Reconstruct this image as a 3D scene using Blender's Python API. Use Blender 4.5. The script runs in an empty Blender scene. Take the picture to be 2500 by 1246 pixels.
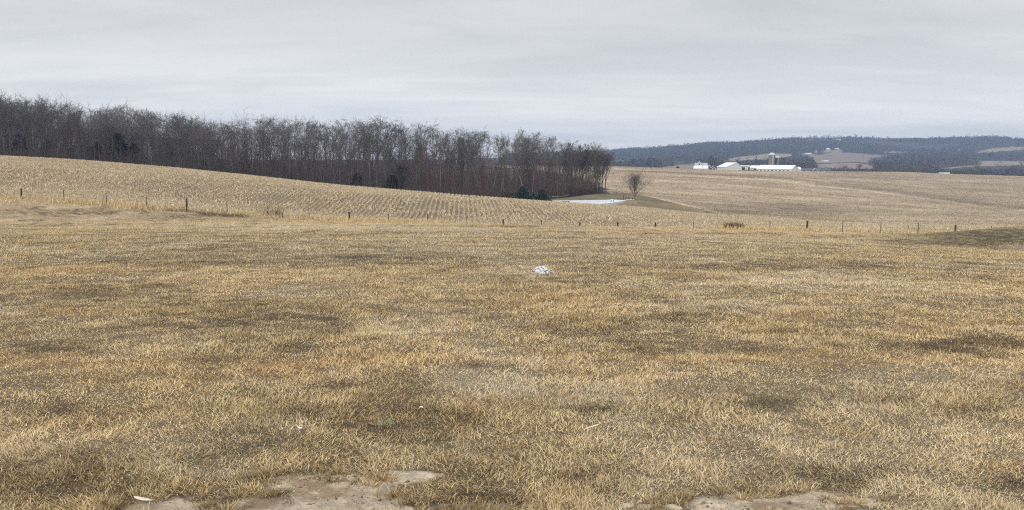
import bpy, math, random
import numpy as np
from mathutils import Vector, Matrix

rng = np.random.default_rng(11)
random.seed(5)
C = bpy.context.scene.collection
S = bpy.context.scene

# ------------------------------------------------------------------ camera
FPX, HORIZ, CZ = 1925.0, 390.0, 1.65          # focal length in photo pixels, horizon row, eye height
PITCH = math.atan((623 - HORIZ) / FPX)
cd = bpy.data.cameras.new("camera")
cam = bpy.data.objects.new("camera", cd); C.objects.link(cam)
cd.sensor_width = 36.0
cd.lens = 36.0 * FPX / 2500.0
cd.clip_start, cd.clip_end = 0.1, 20000
cam.location = (0, 0, CZ)
cam.rotation_euler = (math.pi / 2 - PITCH, 0, 0)
S.camera = cam

# ------------------------------------------------------------------ sky, sun, exposure
SUN_EL, SUN_AZ = math.radians(48), math.radians(215)
w = bpy.data.worlds.new("World"); S.world = w; w.use_nodes = True
nt = w.node_tree; nt.nodes.clear()
N = lambda t: nt.nodes.new(t)
def wm(op, a, b=None, c=None):
    n = N('ShaderNodeMath'); n.operation = op
    for i, v in enumerate((a, b, c)):
        if v is None: continue
        if isinstance(v, (int, float)): n.inputs[i].default_value = v
        else: nt.links.new(v, n.inputs[i])
    return n.outputs[0]
sky = N('ShaderNodeTexSky'); sky.sky_type = 'NISHITA'; sky.sun_disc = False
sky.sun_elevation = SUN_EL; sky.sun_rotation = SUN_AZ
bg_sky = N('ShaderNodeBackground'); bg_sky.inputs[1].default_value = 0.1
nt.links.new(sky.outputs[0], bg_sky.inputs[0])
tc = N('ShaderNodeTexCoord'); sep = N('ShaderNodeSeparateXYZ')
nt.links.new(tc.outputs['Generated'], sep.inputs[0])
zc = wm('ADD', wm('MAXIMUM', sep.outputs[2], 0.0), 0.10)      # a cloud sheet seen in perspective
cmb = N('ShaderNodeCombineXYZ')
nt.links.new(wm('DIVIDE', sep.outputs[0], zc), cmb.inputs[0])
nt.links.new(wm('DIVIDE', sep.outputs[1], zc), cmb.inputs[1])
def wnoise(scale, detail, rough, off):
    mp = N('ShaderNodeMapping'); mp.inputs['Location'].default_value = off
    mp.inputs['Rotation'].default_value = (0, 0, 0.12)
    mp.inputs['Scale'].default_value = (0.45, 1.0, 1)
    nt.links.new(cmb.outputs[0], mp.inputs[0])
    n = N('ShaderNodeTexNoise'); n.inputs['Scale'].default_value = scale
    n.inputs['Detail'].default_value = detail; n.inputs['Roughness'].default_value = rough
    n.inputs['Distortion'].default_value = 0.5
    nt.links.new(mp.outputs[0], n.inputs[0]); return n.outputs[0]
n1 = wnoise(0.75, 4, 0.55, (3.1, 0.2, 0)); n2 = wnoise(2.4, 3, 0.5, (7, 2, 0))
mixn = wm('ADD', wm('MULTIPLY', n1, 0.75), wm('MULTIPLY', n2, 0.25))
ramp = N('ShaderNodeValToRGB')
ramp.color_ramp.elements[0].position = 0.38; ramp.color_ramp.elements[0].color = (0.662, 0.666, 0.684, 1)
ramp.color_ramp.elements[1].position = 0.60; ramp.color_ramp.elements[1].color = (0.812, 0.802, 0.795, 1)
nt.links.new(mixn, ramp.inputs[0])
zen = wm('MULTIPLY_ADD', wm('MAXIMUM', wm('SUBTRACT', sep.outputs[2], 0.33), 0.0), 1.6, 1.0)  # overcast: zenith brighter than horizon
zen = wm('ADD', zen, wm('MULTIPLY', wm('MAXIMUM', wm('SUBTRACT', 0.15, wm('ABSOLUTE', sep.outputs[2])), 0.0), 4.0))   # bright band low down
bg_ov = N('ShaderNodeBackground')
nt.links.new(ramp.outputs[0], bg_ov.inputs[0]); nt.links.new(zen, bg_ov.inputs[1])
mx = N('ShaderNodeMixShader'); mx.inputs[0].default_value = 0.90
nt.links.new(bg_sky.outputs[0], mx.inputs[1]); nt.links.new(bg_ov.outputs[0], mx.inputs[2])
out = N('ShaderNodeOutputWorld'); nt.links.new(mx.outputs[0], out.inputs[0])

sd = bpy.data.lights.new("sun", 'SUN'); sd.energy = 1.1; sd.angle = math.radians(30); sd.color = (1, 0.97, 0.93)
sun = bpy.data.objects.new("sun", sd); C.objects.link(sun)
sun.rotation_euler = (math.pi / 2 - SUN_EL, 0, math.pi - SUN_AZ)
S.view_settings.view_transform = 'Standard'; S.view_settings.look = 'None'
S.view_settings.exposure = 0.03; S.view_settings.gamma = 1.0
S.render.engine = 'CYCLES'
S.cycles.use_denoising = False; S.cycles.denoiser = 'OPENIMAGEDENOISE'; S.cycles.denoising_input_passes = 'RGB_ALBEDO_NORMAL'; S.cycles.denoising_prefilter = 'ACCURATE'
S.cycles.filter_width = 1.1; S.cycles.max_bounces = 6; S.cycles.diffuse_bounces = 3; S.cycles.volume_bounces = 0
S.cycles.transparent_max_bounces = 4

# ------------------------------------------------------------------ camera maths (world <-> photo pixel, used to set out the ground)
sp, cp = math.sin(PITCH), math.cos(PITCH)
def ray(px, py):
    px = np.asarray(px, float); py = np.asarray(py, float)
    x = px - 1250.0; v = 623.0 - py
    return x, v * sp + FPX * cp, v * cp - FPX * sp
def proj(x, y, z):
    z = z - CZ
    f = np.maximum(y * cp - z * sp, 1e-3); u = y * sp + z * cp
    return 1250 + FPX * x / f, 623 - FPX * u / f

# ------------------------------------------------------------------ noise
def _hash(ix, iy, s):
    h = (ix.astype(np.int64) * 374761393 + iy.astype(np.int64) * 668265263 + s * 1442695041) & 0xFFFFFFFF
    h = ((h ^ (h >> 13)) * 1274126177) & 0xFFFFFFFF
    h = ((h ^ (h >> 16)) * 2246822519) & 0xFFFFFFFF
    return ((h ^ (h >> 15)) & 0xFFFFFF) / float(0xFFFFFF)
def vnoise(x, y, s=0):
    ix = np.floor(x); iy = np.floor(y); fx = x - ix; fy = y - iy
    fx = fx * fx * (3 - 2 * fx); fy = fy * fy * (3 - 2 * fy)
    a = _hash(ix, iy, s); b = _hash(ix + 1, iy, s); c = _hash(ix, iy + 1, s); d = _hash(ix + 1, iy + 1, s)
    return (a + (b - a) * fx) * (1 - fy) + (c + (d - c) * fx) * fy
def fbm(x, y, s=0, o=4):
    t = 0; a = 0.5; n = 0
    for i in range(o):
        t = t + a * vnoise(x * 2**i + 17.3 * i, y * 2**i - 9.1 * i, s + i); n += a; a *= 0.5
    return t / n
def sst(a, b, x):
    t = np.clip((x - a) / (b - a), 0, 1); return t * t * (3 - 2 * t)

# ------------------------------------------------------------------ terrain: rings of depth (metres) with the row each is seen at
XL = [-900, 0, 200, 430, 640, 840, 1000, 1150, 1260, 1340, 1400, 1450, 1500, 1550, 1600, 1700, 1837, 1927, 2000, 2200, 2334, 2420, 2500, 3400]
def row(**k):
    xs = sorted(int(a[1:]) for a in k); ys = [k['x%d' % a] for a in xs]
    return np.interp(XL, xs, ys)
RINGS = [
 (0.02, None), (3, None), (6, None), (10, None),
 (20, row(x0=655, x1250=655, x2000=660, x2500=668)),
 (40, row(x0=580, x1250=583, x2000=595, x2500=622)),
 (55, row(x0=561, x1000=561, x1400=565, x1800=575, x2100=590, x2300=600, x2500=608)),
 (70, row(x0=547, x1000=547, x1230=549, x1415=553, x1600=557, x1800=564, x2000=572, x2200=578, x2334=572, x2500=562)),
 (78, row(x0=520, x300=534, x640=541, x900=545, x1100=548, x1250=554, x1415=560, x1600=563, x1800=565, x2000=569, x2200=574, x2334=566.5, x2500=551)),
 (88, row(x0=487, x160=493, x360=508, x556=520, x655=531, x755=539, x854=541, x1044=546, x1140=552, x1230=560, x1415=566, x1600=567, x1693=560, x1880=563, x1970=565, x2150=569, x2334=576, x2500=578)),
 (110, row(x0=462, x300=480, x600=508, x850=527, x1100=538, x1300=546, x1500=552, x1700=553, x1900=555, x2200=557, x2500=562)),
 (140, row(x0=407, x200=416, x430=432, x640=450, x840=469, x1000=480, x1150=491, x1260=500, x1400=510, x1500=516, x1600=521, x1700=531, x1837=538, x1927=543, x2000=547, x2200=551, x2500=557)),
 (165, row(x0=390, x200=401, x430=418, x640=437, x840=456, x1000=468.5, x1150=480, x1260=488, x1340=494, x1400=497.5, x1450=500.5, x1500=503, x1550=506.5, x1600=511, x1700=521, x1837=529, x1927=536, x2000=542, x2200=548, x2500=555)),
 (180, row(x0=382, x200=393, x430=412, x640=433.5, x840=457, x1000=472, x1150=485, x1260=494, x1300=497, x1340=500, x1400=502.6, x1460=501.5, x1500=498, x1550=497, x1600=502, x1700=516, x1837=525, x2000=534, x2250=542, x2500=547)),
 (206, row(x0=388, x200=399, x430=416, x640=440, x840=462, x1000=477, x1150=489, x1260=491, x1340=490.5, x1400=489.0, x1450=488.0, x1550=488.0, x1600=493, x1700=508, x1837=517, x2000=527, x2250=537, x2500=541)),
 (230, row(x0=389, x200=398, x430=415, x640=437, x840=458, x1000=472, x1150=484, x1260=486, x1340=484, x1400=481, x1450=474, x1500=478, x1550=481, x1600=484, x1700=498, x1837=508, x2000=519, x2250=530, x2500=534)),
 (270, row(x0=380, x430=404, x840=442, x1000=455, x1150=463, x1300=462, x1400=462, x1460=460, x1500=462, x1600=470, x1700=480, x1837=490, x2000=502, x2250=516, x2500=522)),
 (350, row(x0=378, x430=398, x840=426, x1000=434, x1150=437, x1300=436, x1400=436, x1500=438, x1600=446, x1800=460, x2000=470, x2250=488, x2500=499)),
 (500, row(x0=385, x430=398, x840=412, x1000=416, x1300=416, x1500=420, x1700=428, x2000=440, x2100=446, x2250=453, x2500=468)),
 (650, row(x0=390, x840=402, x1300=405, x1500=407.5, x1600=410, x1700=414, x1843=418, x1950=420, x2100=418.5, x2250=422, x2350=426, x2500=432)),
 (760, row(x0=392, x1300=406, x1500=409, x1600=412, x1700=414.8, x1800=416, x1850=419.2, x2000=420.5, x2250=428, x2500=440)),
 (950, row(x0=396, x1300=410, x1500=414, x1700=420, x1950=428, x2250=430, x2500=440)),
 (1250, row(x0=396, x1300=411, x1500=411, x1600=410, x1700=408, x1850=413, x2000=413, x2200=416, x2500=420)),
 (1600, row(x0=396, x1300=408, x1500=406, x1600=404, x1700=400, x1850=396, x2000=399, x2200=401, x2350=402, x2500=402)),
 (2200, row(x0=396, x1300=395, x1500=390, x1700=380, x1850=373, x2000=369, x2200=375, x2350=376, x2500=372)),
 (2900, row(x0=396, x1000=392, x1300=383, x1490=374, x1600=367, x1700=358, x1800=350, x1900=345, x2000=342, x2100=344, x2200=347, x2340=342, x2500=346)),
 (3500, row(x0=398, x1300=392, x1490=385, x1700=372, x2000=358, x2500=360)),
]
NAZ, AZM = 1441, math.radians(50)
azg = np.linspace(-math.pi, math.pi, NAZ)
ZR = []
for rho, rw in RINGS:
    if rw is None:
        zc_ = -0.0575 * rho
        ZR.append(np.full(NAZ, zc_)); continue
    x, y, z = ray(np.array(XL), rw)
    az = np.arctan2(x, y); zz = CZ + z / y * rho
    o = np.interp(azg, az, zz)
    mean = o[[0, -1]].mean()
    k = sst(math.radians(55), math.pi, np.abs(azg)); o = o * (1 - k) + mean * k
    kern = np.exp(-0.5 * (np.arange(-8, 9) / 2.5) ** 2); kern /= kern.sum()
    ZR.append(np.convolve(np.pad(o, 8, mode='edge'), kern, mode='valid'))
ZR = np.array(ZR); RR = np.array([r[0] for r in RINGS])
def pchip(xk, Yk, xq):
    h = np.diff(xk)[:, None]; d = np.diff(Yk, axis=0) / h
    m = np.zeros_like(Yk); m[0], m[-1] = d[0], d[-1]
    w1 = 2 * h[1:] + h[:-1]; w2 = h[1:] + 2 * h[:-1]
    same = d[1:] * d[:-1] > 0
    with np.errstate(divide='ignore', invalid='ignore'):
        mm = (w1 + w2) / (w1 / d[:-1] + w2 / d[1:])
    m[1:-1] = np.where(same, mm, 0)
    i = np.clip(np.searchsorted(xk, xq) - 1, 0, len(xk) - 2)
    hh = h[i]; t = ((xq - xk[i])[:, None]) / hh
    return ((1 + 2*t) * (1-t)**2 * Yk[i] + t*(1-t)**2 * hh * m[i] + t*t*(3-2*t) * Yk[i+1] + t*t*(t-1) * hh * m[i+1])
LR = np.linspace(math.log(0.5), math.log(3500), 1400)
TAB = pchip(RR, ZR, np.exp(LR))
POND = ((1443 - 1250) / FPX * 192, 192.5, 11.6, 15.5, CZ - (488.6 - HORIZ) / FPX * 206)
def rho_of(x, y):
    r = np.hypot(x, y); az = np.arctan2(x, y)
    return r * np.cos(np.minimum(np.abs(az), AZM)), az
def ground(x, y):
    x = np.asarray(x, float); y = np.asarray(y, float)
    rho, az = rho_of(x, y)
    a = np.clip((az + math.pi) / (2 * math.pi) * (NAZ - 1), 0, NAZ - 1.001)
    b = np.clip((np.log(np.maximum(rho, 0.5)) - LR[0]) / (LR[1] - LR[0]), 0, len(LR) - 1.001)
    ia = a.astype(int); ib = b.astype(int); fa = a - ia; fb = b - ib
    z = (TAB[ib, ia] * (1-fa) + TAB[ib, ia+1] * fa) * (1-fb) + (TAB[ib+1, ia] * (1-fa) + TAB[ib+1, ia+1] * fa) * fb
    near = 1 - sst(60, 90, rho)
    z = z + near * sst(1, 6, rho) * ((fbm(x * 0.55, y * 0.55, 3, 3) - 0.5) * 0.11 + (fbm(x * 2.6, y * 2.6, 9, 2) - 0.5) * 0.035 * (1 - sst(15, 30, rho)))
    mid = sst(180, 260, rho) * (1 - sst(620, 700, rho))
    z = z + mid * (fbm(x * 0.03, y * 0.03, 5, 3) - 0.5) * 1.2 * sst(200, 400, rho)
    q = ((x - POND[0]) / POND[2]) ** 2 + ((y - POND[1]) / POND[3]) ** 2          # hollow that holds the pond
    z = z - np.maximum(z - (POND[4] - 0.35), 0) * (1 - sst(0.95, 1.25, q))
    far = sst(1000, 1700, rho)
    z = z + far * (fbm(x * 0.006, y * 0.006, 6, 3) - 0.5) * 14
    return z
def at(px, depth):
    """world point on the ground in the photo column px at that depth"""
    x = (px - 1250.0) / FPX * depth / cp * 0.995
    return np.array([x, depth, float(ground(x, depth))])
def on_ground(px, py, lo=2.0, hi=90.0):
    """where the line of sight through a pixel meets the ground"""
    x, y, z = ray(px, py); x, z = float(x / y), float(z / y)
    d = np.geomspace(lo, hi, 3000)
    k = int(np.argmax(CZ + z * d < ground(x * d, d)))
    return np.array([x * d[k], d[k], float(ground(x * d[k], d[k]))])

# ------------------------------------------------------------------ tagging and mesh helpers
def tag(o, label=None, cat=None, group=None, kind=None):
    for k, v in (('label', label), ('category', cat), ('group', group), ('kind', kind)):
        if v: o[k] = v
    return o
def empty(name, loc, rz=0.0):
    o = bpy.data.objects.new(name, None); C.objects.link(o)
    o.location = [float(v) for v in loc]; o.rotation_euler = (0, 0, rz); o.empty_display_size = 0.3
    return o
def link(name, me, parent=None):
    o = bpy.data.objects.new(name, me); C.objects.link(o)
    if parent: o.parent = parent
    return o
def copy_tree(o, parent=None):
    c = o.copy(); C.objects.link(c)
    if parent: c.parent = parent
    for ch in list(o.children): copy_tree(ch, c)
    return c
def fast_mesh(name, V, T, mat, col=None, flat=False):
    """triangles or quads from numpy arrays"""
    V = np.ascontiguousarray(V, np.float32); T = np.ascontiguousarray(T, np.int32)
    n, k = T.shape
    me = bpy.data.meshes.new(name)
    me.vertices.add(len(V)); me.vertices.foreach_set('co', V.ravel())
    me.loops.add(n * k); me.loops.foreach_set('vertex_index', T.ravel())
    me.polygons.add(n); me.polygons.foreach_set('loop_start', np.arange(0, n * k, k, dtype=np.int32))
    me.polygons.foreach_set('loop_total', np.full(n, k, np.int32))
    me.update(calc_edges=True)
    if flat: me.shade_flat()
    else: me.shade_smooth()
    if col is not None:
        a = me.color_attributes.new('Col', 'FLOAT_COLOR', 'POINT')
        cc = np.ones((len(V), 4), np.float32); cc[:, :3] = col
        a.data.foreach_set('color', cc.ravel())
    if mat: me.materials.append(mat)
    return me
def norm(a): return a / np.maximum(np.linalg.norm(a, axis=-1, keepdims=True), 1e-9)
def tubes(P0, P1, R0, R1, sides=3):
    """many tapered prisms at once"""
    P0 = np.asarray(P0, float); P1 = np.asarray(P1, float); R0 = np.asarray(R0, float); R1 = np.asarray(R1, float)
    d = norm(P1 - P0); ref = np.where(np.abs(d[:, 2:3]) > 0.9, [[1., 0, 0]], [[0, 0, 1.]])
    a = norm(np.cross(d, ref)); b = np.cross(d, a)
    n = len(P0); V = np.zeros((n, 2 * sides, 3))
    for i in range(sides):
        t = 2 * math.pi * i / sides; o = a * math.cos(t) + b * math.sin(t)
        V[:, i] = P0 + o * R0[:, None]; V[:, sides + i] = P1 + o * R1[:, None]
    q = []
    for i in range(sides):
        j = (i + 1) % sides; q += [(i, j, sides + j), (i, sides + j, sides + i)]
    T = (np.array(q)[None] + (np.arange(n) * 2 * sides)[:, None, None]).reshape(-1, 3)
    return V.reshape(-1, 3), T
def blades(P, H, W, lean, phi, col, twist=None):
    n = len(P); dirh = np.stack([np.cos(phi), np.sin(phi), np.zeros(n)], 1)
    tw = phi + math.pi / 2 if twist is None else twist
    side = np.stack([np.cos(tw), np.sin(tw), np.zeros(n)], 1) * (W / 2)[:, None]
    up = np.array([0, 0, 1.0])
    l1 = (lean * 0.75)[:, None]; l2 = (lean * 1.15)[:, None]; H = H[:, None]
    mid = P + (dirh * np.sin(l1) + up * np.cos(l1)) * H * 0.5
    tip = mid + (dirh * np.sin(l2) + up * np.cos(l2)) * H * 0.5
    V = np.stack([P - side, P + side, mid - side * 0.85, mid + side * 0.85, tip], 1).reshape(-1, 3)
    T = (np.array([(0, 1, 3), (0, 3, 2), (2, 3, 4)])[None] + (np.arange(n) * 5)[:, None, None]).reshape(-1, 3)
    cc = np.repeat(col[:, None, :], 5, axis=1).reshape(-1, 3)
    return V, T, cc
def join(parts):
    V, T, K, o = [], [], [], 0
    for p in parts:
        V.append(p[0]); T.append(p[1] + o); o += len(p[0])
        if len(p) > 2: K.append(p[2])
    return np.concatenate(V), np.concatenate(T), (np.concatenate(K) if K else None)

# ------------------------------------------------------------------ materials
def mat(name, col=None, rough=0.9, attr=False, vary=0.0, noise=None, bump=None, obj_vary=0.0, spec=0.15):
    """col: base colour; attr: use the per-vertex albedo; noise: list of (scale, low, high) brightness mottling in object metres; bump: (scale, strength, distance)"""
    m = bpy.data.materials.new(name); m.use_nodes = True; t = m.node_tree; bs = t.nodes['Principled BSDF']
    bs.inputs['Roughness'].default_value = rough; bs.inputs['Specular IOR Level'].default_value = spec
    L = t.links.new
    if attr:
        a = t.nodes.new('ShaderNodeVertexColor'); a.layer_name = 'Col'; cur = a.outputs[0]
    else:
        a = t.nodes.new('ShaderNodeRGB'); a.outputs[0].default_value = (*col, 1); cur = a.outputs[0]
    tcn = t.nodes.new('ShaderNodeTexCoord')
    def mulv(cur, fac):
        v = t.nodes.new('ShaderNodeVectorMath'); v.operation = 'SCALE'
        L(cur, v.inputs[0]); L(fac, v.inputs['Scale']); return v.outputs[0]
    for (sc, lo, hi) in (noise or []):
        n = t.nodes.new('ShaderNodeTexNoise'); n.inputs['Scale'].default_value = 1.0; n.inputs['Detail'].default_value = 4; n.inputs['Roughness'].default_value = 0.65
        mp = t.nodes.new('ShaderNodeMapping'); s3 = sc if isinstance(sc, tuple) else (sc, sc, sc)
        mp.inputs['Scale'].default_value = s3; L(tcn.outputs['Object'], mp.inputs[0]); L(mp.outputs[0], n.inputs['Vector'])
        r = t.nodes.new('ShaderNodeMapRange'); r.inputs[1].default_value = 0.3; r.inputs[2].default_value = 0.7
        r.inputs[3].default_value = lo; r.inputs[4].default_value = hi; L(n.outputs[0], r.inputs[0]); cur = mulv(cur, r.outputs[0])
    if obj_vary:
        oi = t.nodes.new('ShaderNodeObjectInfo'); r = t.nodes.new('ShaderNodeMapRange')
        r.inputs[3].default_value = 1 - obj_vary; r.inputs[4].default_value = 1 + obj_vary
        L(oi.outputs['Random'], r.inputs[0]); cur = mulv(cur, r.outputs[0])
    L(cur, bs.inputs['Base Color'])
    if bump:
        n = t.nodes.new('ShaderNodeTexNoise'); n.inputs['Scale'].default_value = bump[0]; n.inputs['Detail'].default_value = 5
        L(tcn.outputs['Object'], n.inputs['Vector'])
        b = t.nodes.new('ShaderNodeBump'); b.inputs['Strength'].default_value = bump[1]; b.inputs['Distance'].default_value = bump[2]
        L(n.outputs[0], b.inputs['Height']); L(b.outputs[0], bs.inputs['Normal'])
    return m
M = {}
M['lawn'] = mat('lawn_soil', attr=True, noise=[(9, 0.65, 1.3), (60, 0.7, 1.25)], bump=(40, 0.7, 0.02))
M['stubble'] = mat('stubble_soil', attr=True, noise=[(0.12, 0.85, 1.15), (2.5, 0.6, 1.35), (9, 0.7, 1.3)], bump=(3, 0.8, 0.1))
M['field'] = mat('hill_field', attr=True, noise=[(0.02, 0.9, 1.1), (0.25, 0.72, 1.28), (1.2, 0.6, 1.4)], bump=(1.2, 0.8, 0.25))
M['wood'] = mat('leaf_litter', attr=True, noise=[(0.2, 0.7, 1.3), (2, 0.7, 1.3)], bump=(2, 0.8, 0.2))
M['hill'] = mat('far_ground', attr=True, noise=[(0.02, 0.8, 1.2), (0.15, 0.85, 1.15)])
M['blade'] = mat('dead_grass', attr=True, rough=0.8)
M['straw'] = mat('corn_straw', attr=True, rough=0.8)
M['twigstuff'] = mat('bare_stems', attr=True)
M['bark'] = mat('bark_grey', (0.185, 0.163, 0.148), noise=[(3, 0.7, 1.3)], obj_vary=0.3)
M['twig'] = mat('twig_grey', (0.185, 0.164, 0.153), obj_vary=0.3)
M['bark_pale'] = mat('bark_pale', (0.33, 0.285, 0.245), noise=[(3, 0.75, 1.25)])
M['twig_red'] = mat('twig_reddish', (0.19, 0.15, 0.14), obj_vary=0.15)
M['bark_dark'] = mat('bark_dark', (0.055, 0.048, 0.045), noise=[(3, 0.7, 1.3)])
M['white'] = mat('white_metal', (0.74, 0.76, 0.77), rough=0.55, noise=[((0.5, 0.5, 0.12), 0.94, 1.04)])
M['roofwhite'] = mat('white_roof', (0.86, 0.87, 0.88), rough=0.5, noise=[((0.4, 0.4, 0.4), 0.95, 1.04)])
M['roofblue'] = mat('bluegrey_roof', (0.46, 0.53, 0.56), rough=0.55, noise=[(0.3, 0.9, 1.08)])
M['dark'] = mat('dark_opening', (0.03, 0.03, 0.033), rough=0.9)
M['roofdark'] = mat('dark_roof', (0.12, 0.125, 0.135), rough=0.8, noise=[(0.4, 0.85, 1.15)])
M['concrete'] = mat('silo_concrete', (0.25, 0.225, 0.19), rough=0.95, noise=[((0.6, 0.6, 2.5), 0.85, 1.12), (0.25, 0.88, 1.1)])
M['concrete_dark'] = mat('silo_dark', (0.10, 0.10, 0.105), rough=0.9, noise=[((0.6, 0.6, 2.5), 0.85, 1.12)])
M['dome'] = mat('silo_dome', (0.62, 0.63, 0.64), rough=0.5)
M['wood_post'] = mat('weathered_post', (0.055, 0.042, 0.034), noise=[((20, 20, 3), 0.7, 1.4)])
M['steel_post'] = mat('rusty_steel', (0.055, 0.046, 0.04), rough=0.7, noise=[((10, 10, 10), 0.7, 1.3)])
M['wire'] = mat('fence_wire', (0.16, 0.145, 0.13), rough=0.6)
M['ice'] = mat('pond_ice', (0.74, 0.78, 0.82), rough=0.35, noise=[(0.25, 0.9, 1.05), (1.2, 0.95, 1.04)], spec=0.4)

# ------------------------------------------------------------------ lawn patches (where the turf is dark, orange, green or worn to mud)
DARK = [(60,990,120,26,.95),(330,985,170,16,.45),(650,955,120,20,.5),(900,1014,210,20,.6),(1110,1010,110,14,.75),(120,852,140,22,.75),(330,825,120,14,.4),
 (560,790,160,22,.5),(1000,765,300,20,.4),(1400,800,150,22,.5),(1560,835,170,26,.65),(1300,845,120,16,.4),(2400,850,160,11,.9),(2100,855,120,12,.5),(1840,893,90,9,.6),
 (230,633,130,7,.7),(520,637,170,7,.6),(880,633,140,8,.6),(1170,640,110,7,.6),(1880,650,180,8,.6),(2080,648,90,9,.85),(2310,655,30,4,.8),(1460,975,110,18,.7),(1850,985,90,18,.5),
 (2060,972,110,16,.5),(2210,1045,150,18,.55),(2130,1160,190,32,.75),(1390,1140,140,14,.65),(2490,1165,90,26,.9),(620,1085,250,26,.35),(740,1150,230,18,.65),(1620,1190,200,18,.5),
 (480,985,90,10,.4),(2300,593,190,8,.9),(2460,578,240,24,.85),(2020,578,160,3,.5),(160,522,170,6,.5),(540,526,130,7,.6),(440,514,150,4,.6),(740,1120,150,10,.4),(1180,1215,150,14,.8),(2420,1005,70,8,.4),
 (1700,655,120,6,.5),(880,570,160,4,.35),(1500,583,180,3,.4),(1250,552,260,2.5,.5),(1750,571,220,3,.5)]
ORANGE = [(500,886,560,13,.9),(1200,874,420,10,.75),(2000,886,420,14,.75),(150,658,260,9,.8),(620,657,240,6,.6),(2350,790,250,18,.35),(1900,770,200,14,.3),(250,900,300,30,.45),(600,690,400,15,.3),
 (1000,930,300,18,.2),(2400,930,150,25,.4),(1900,615,300,8,.3),(300,760,200,12,.3),(450,575,400,9,.35)]
GREEN = [(1860,978,80,18,.8),(2310,656,28,3,.6),(900,1075,150,20,.3),(330,1030,160,20,.3),(600,990,200,25,.3),(2450,574,260,22,1.3),(700,1060,200,24,.35),(1700,990,250,25,.2),(1450,1080,400,40,.15)]
PALE = [(1170,935,170,22,.6),(800,556,330,7,.8),(1150,561,150,7,.6),(1650,578,300,6,.5),(2000,592,250,7,.4),(1250,605,900,40,.35),(1250,680,1200,30,.22),(700,600,250,10,.35),(1650,940,400,30,.25),(480,1145,140,12,.45),(2000,740,300,20,.2),(1500,690,400,14,.25)]
BARE = [(770,1248,380,64,1.35),(1000,1165,85,26,.9),(560,1205,150,20,.6),(1160,1252,140,26,1.1),(35,1125,80,16,.85),(1850,1250,270,40,1.15),(1780,1205,120,9,.5),(2120,1225,70,12,.7),(2330,1144,55,9,.85),(975,1018,36,4,.55),
 (1575,1242,95,16,1.0),(1350,1150,80,7,.3),(120,1210,60,8,.3),(1180,1195,90,8,.45),(2200,1215,40,7,.5)]
def patch(px, py, L):
    o = np.zeros_like(px)
    for (x, y, a, b, k) in L:
        o = np.maximum(o, k * np.exp(-np.abs((px - x) / a) ** 2.6 - np.abs((py - y) / b) ** 2))
    return o
def lawn_state(x, y, z):
    px, py = proj(x, y, z)
    wx = (fbm(x * 0.9, y * 0.9, 31, 3) - .5); wy = (fbm(x * 0.9, y * 0.9, 37, 3) - .5)
    sc = np.clip(1.0 * 6 / np.maximum(y, 2), 0.12, 2.0)
    px = px + wx * 260 * sc ** .5; py = py + wy * 90 * sc
    n = fbm(x * 0.7, y * 0.45, 41, 4); n2 = np.clip((fbm(x * 2.6, y * 3.4, 47, 4) - .5) * 1.8 + .5, 0, 1)
    dark = np.clip((patch(px, py, DARK) * 1.05 + sst(0.50, 0.70, n) * 0.5) * (.45 + 1.05 * n2) + (n2 - 0.62) * 0.45, 0, 1)
    orange = np.clip(patch(px, py, ORANGE) * 1.15 + sst(0.52, 0.75, fbm(x * 0.35, y * 0.5, 53, 4)) * 0.3 + (n2 - .5) * .25, 0, 1)
    green = np.clip(patch(px, py, GREEN) * (0.5 + 0.7 * n2), 0, 1)
    pale = np.clip(patch(px, py, PALE) + sst(0.52, 0.7, fbm(x * 0.5 + 50, y * 0.4, 59, 4)) * 0.5, 0, 1)
    b = patch(px, py, BARE); fine = np.clip((fbm(x * 2.6, y * 3.6, 61, 5) - .5) * 3.2, -1, 1)
    bare = sst(0.30, 0.80, b + fine * 1.1 * sst(0.02, 0.35, b) + (fbm(x * 12, y * 12, 63, 3) - .5) * 1.5 * sst(.1, .4, b))
    thin = sst(0.06, 0.62, b + fine * 0.7 * sst(0.01, 0.3, b) + (fbm(x * 9, y * 9, 67, 3) - .5) * 1.2 * sst(.03, .3, b))
    return dark, orange, green, pale, np.stack([bare, np.maximum(thin, bare)])

# ------------------------------------------------------------------ ground sheets
print("terrain")
a_in = np.radians(np.linspace(-37, 37, 620)); a_out = np.radians(np.linspace(37, 323, 90)[1:-1])
AZ = np.concatenate([a_in, a_out]); na = len(AZ)
RG = np.concatenate([np.geomspace(1.0, 3.0, 14)[:-1], np.geomspace(3.0, 30, 340)[:-1], np.geomspace(30, 220, 260)[:-1], np.geomspace(220, 3450, 300)])
nr = len(RG)
azw = (AZ + math.pi) % (2 * math.pi) - math.pi
ca = np.cos(np.minimum(np.abs(azw), AZM))
R2 = RG[:, None] / ca[None]
GX = R2 * np.sin(azw)[None]; GY = R2 * np.cos(azw)[None]; GZ = ground(GX, GY)
PXg = 1250 + FPX * np.tan(np.clip(azw, -1.2, 1.2)) * cp; PXg = np.broadcast_to(PXg[None], GX.shape)
RHO = np.broadcast_to(RG[:, None], GX.shape)
PX2, PY2 = proj(GX, np.maximum(GY, 0.01), GZ)
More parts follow.
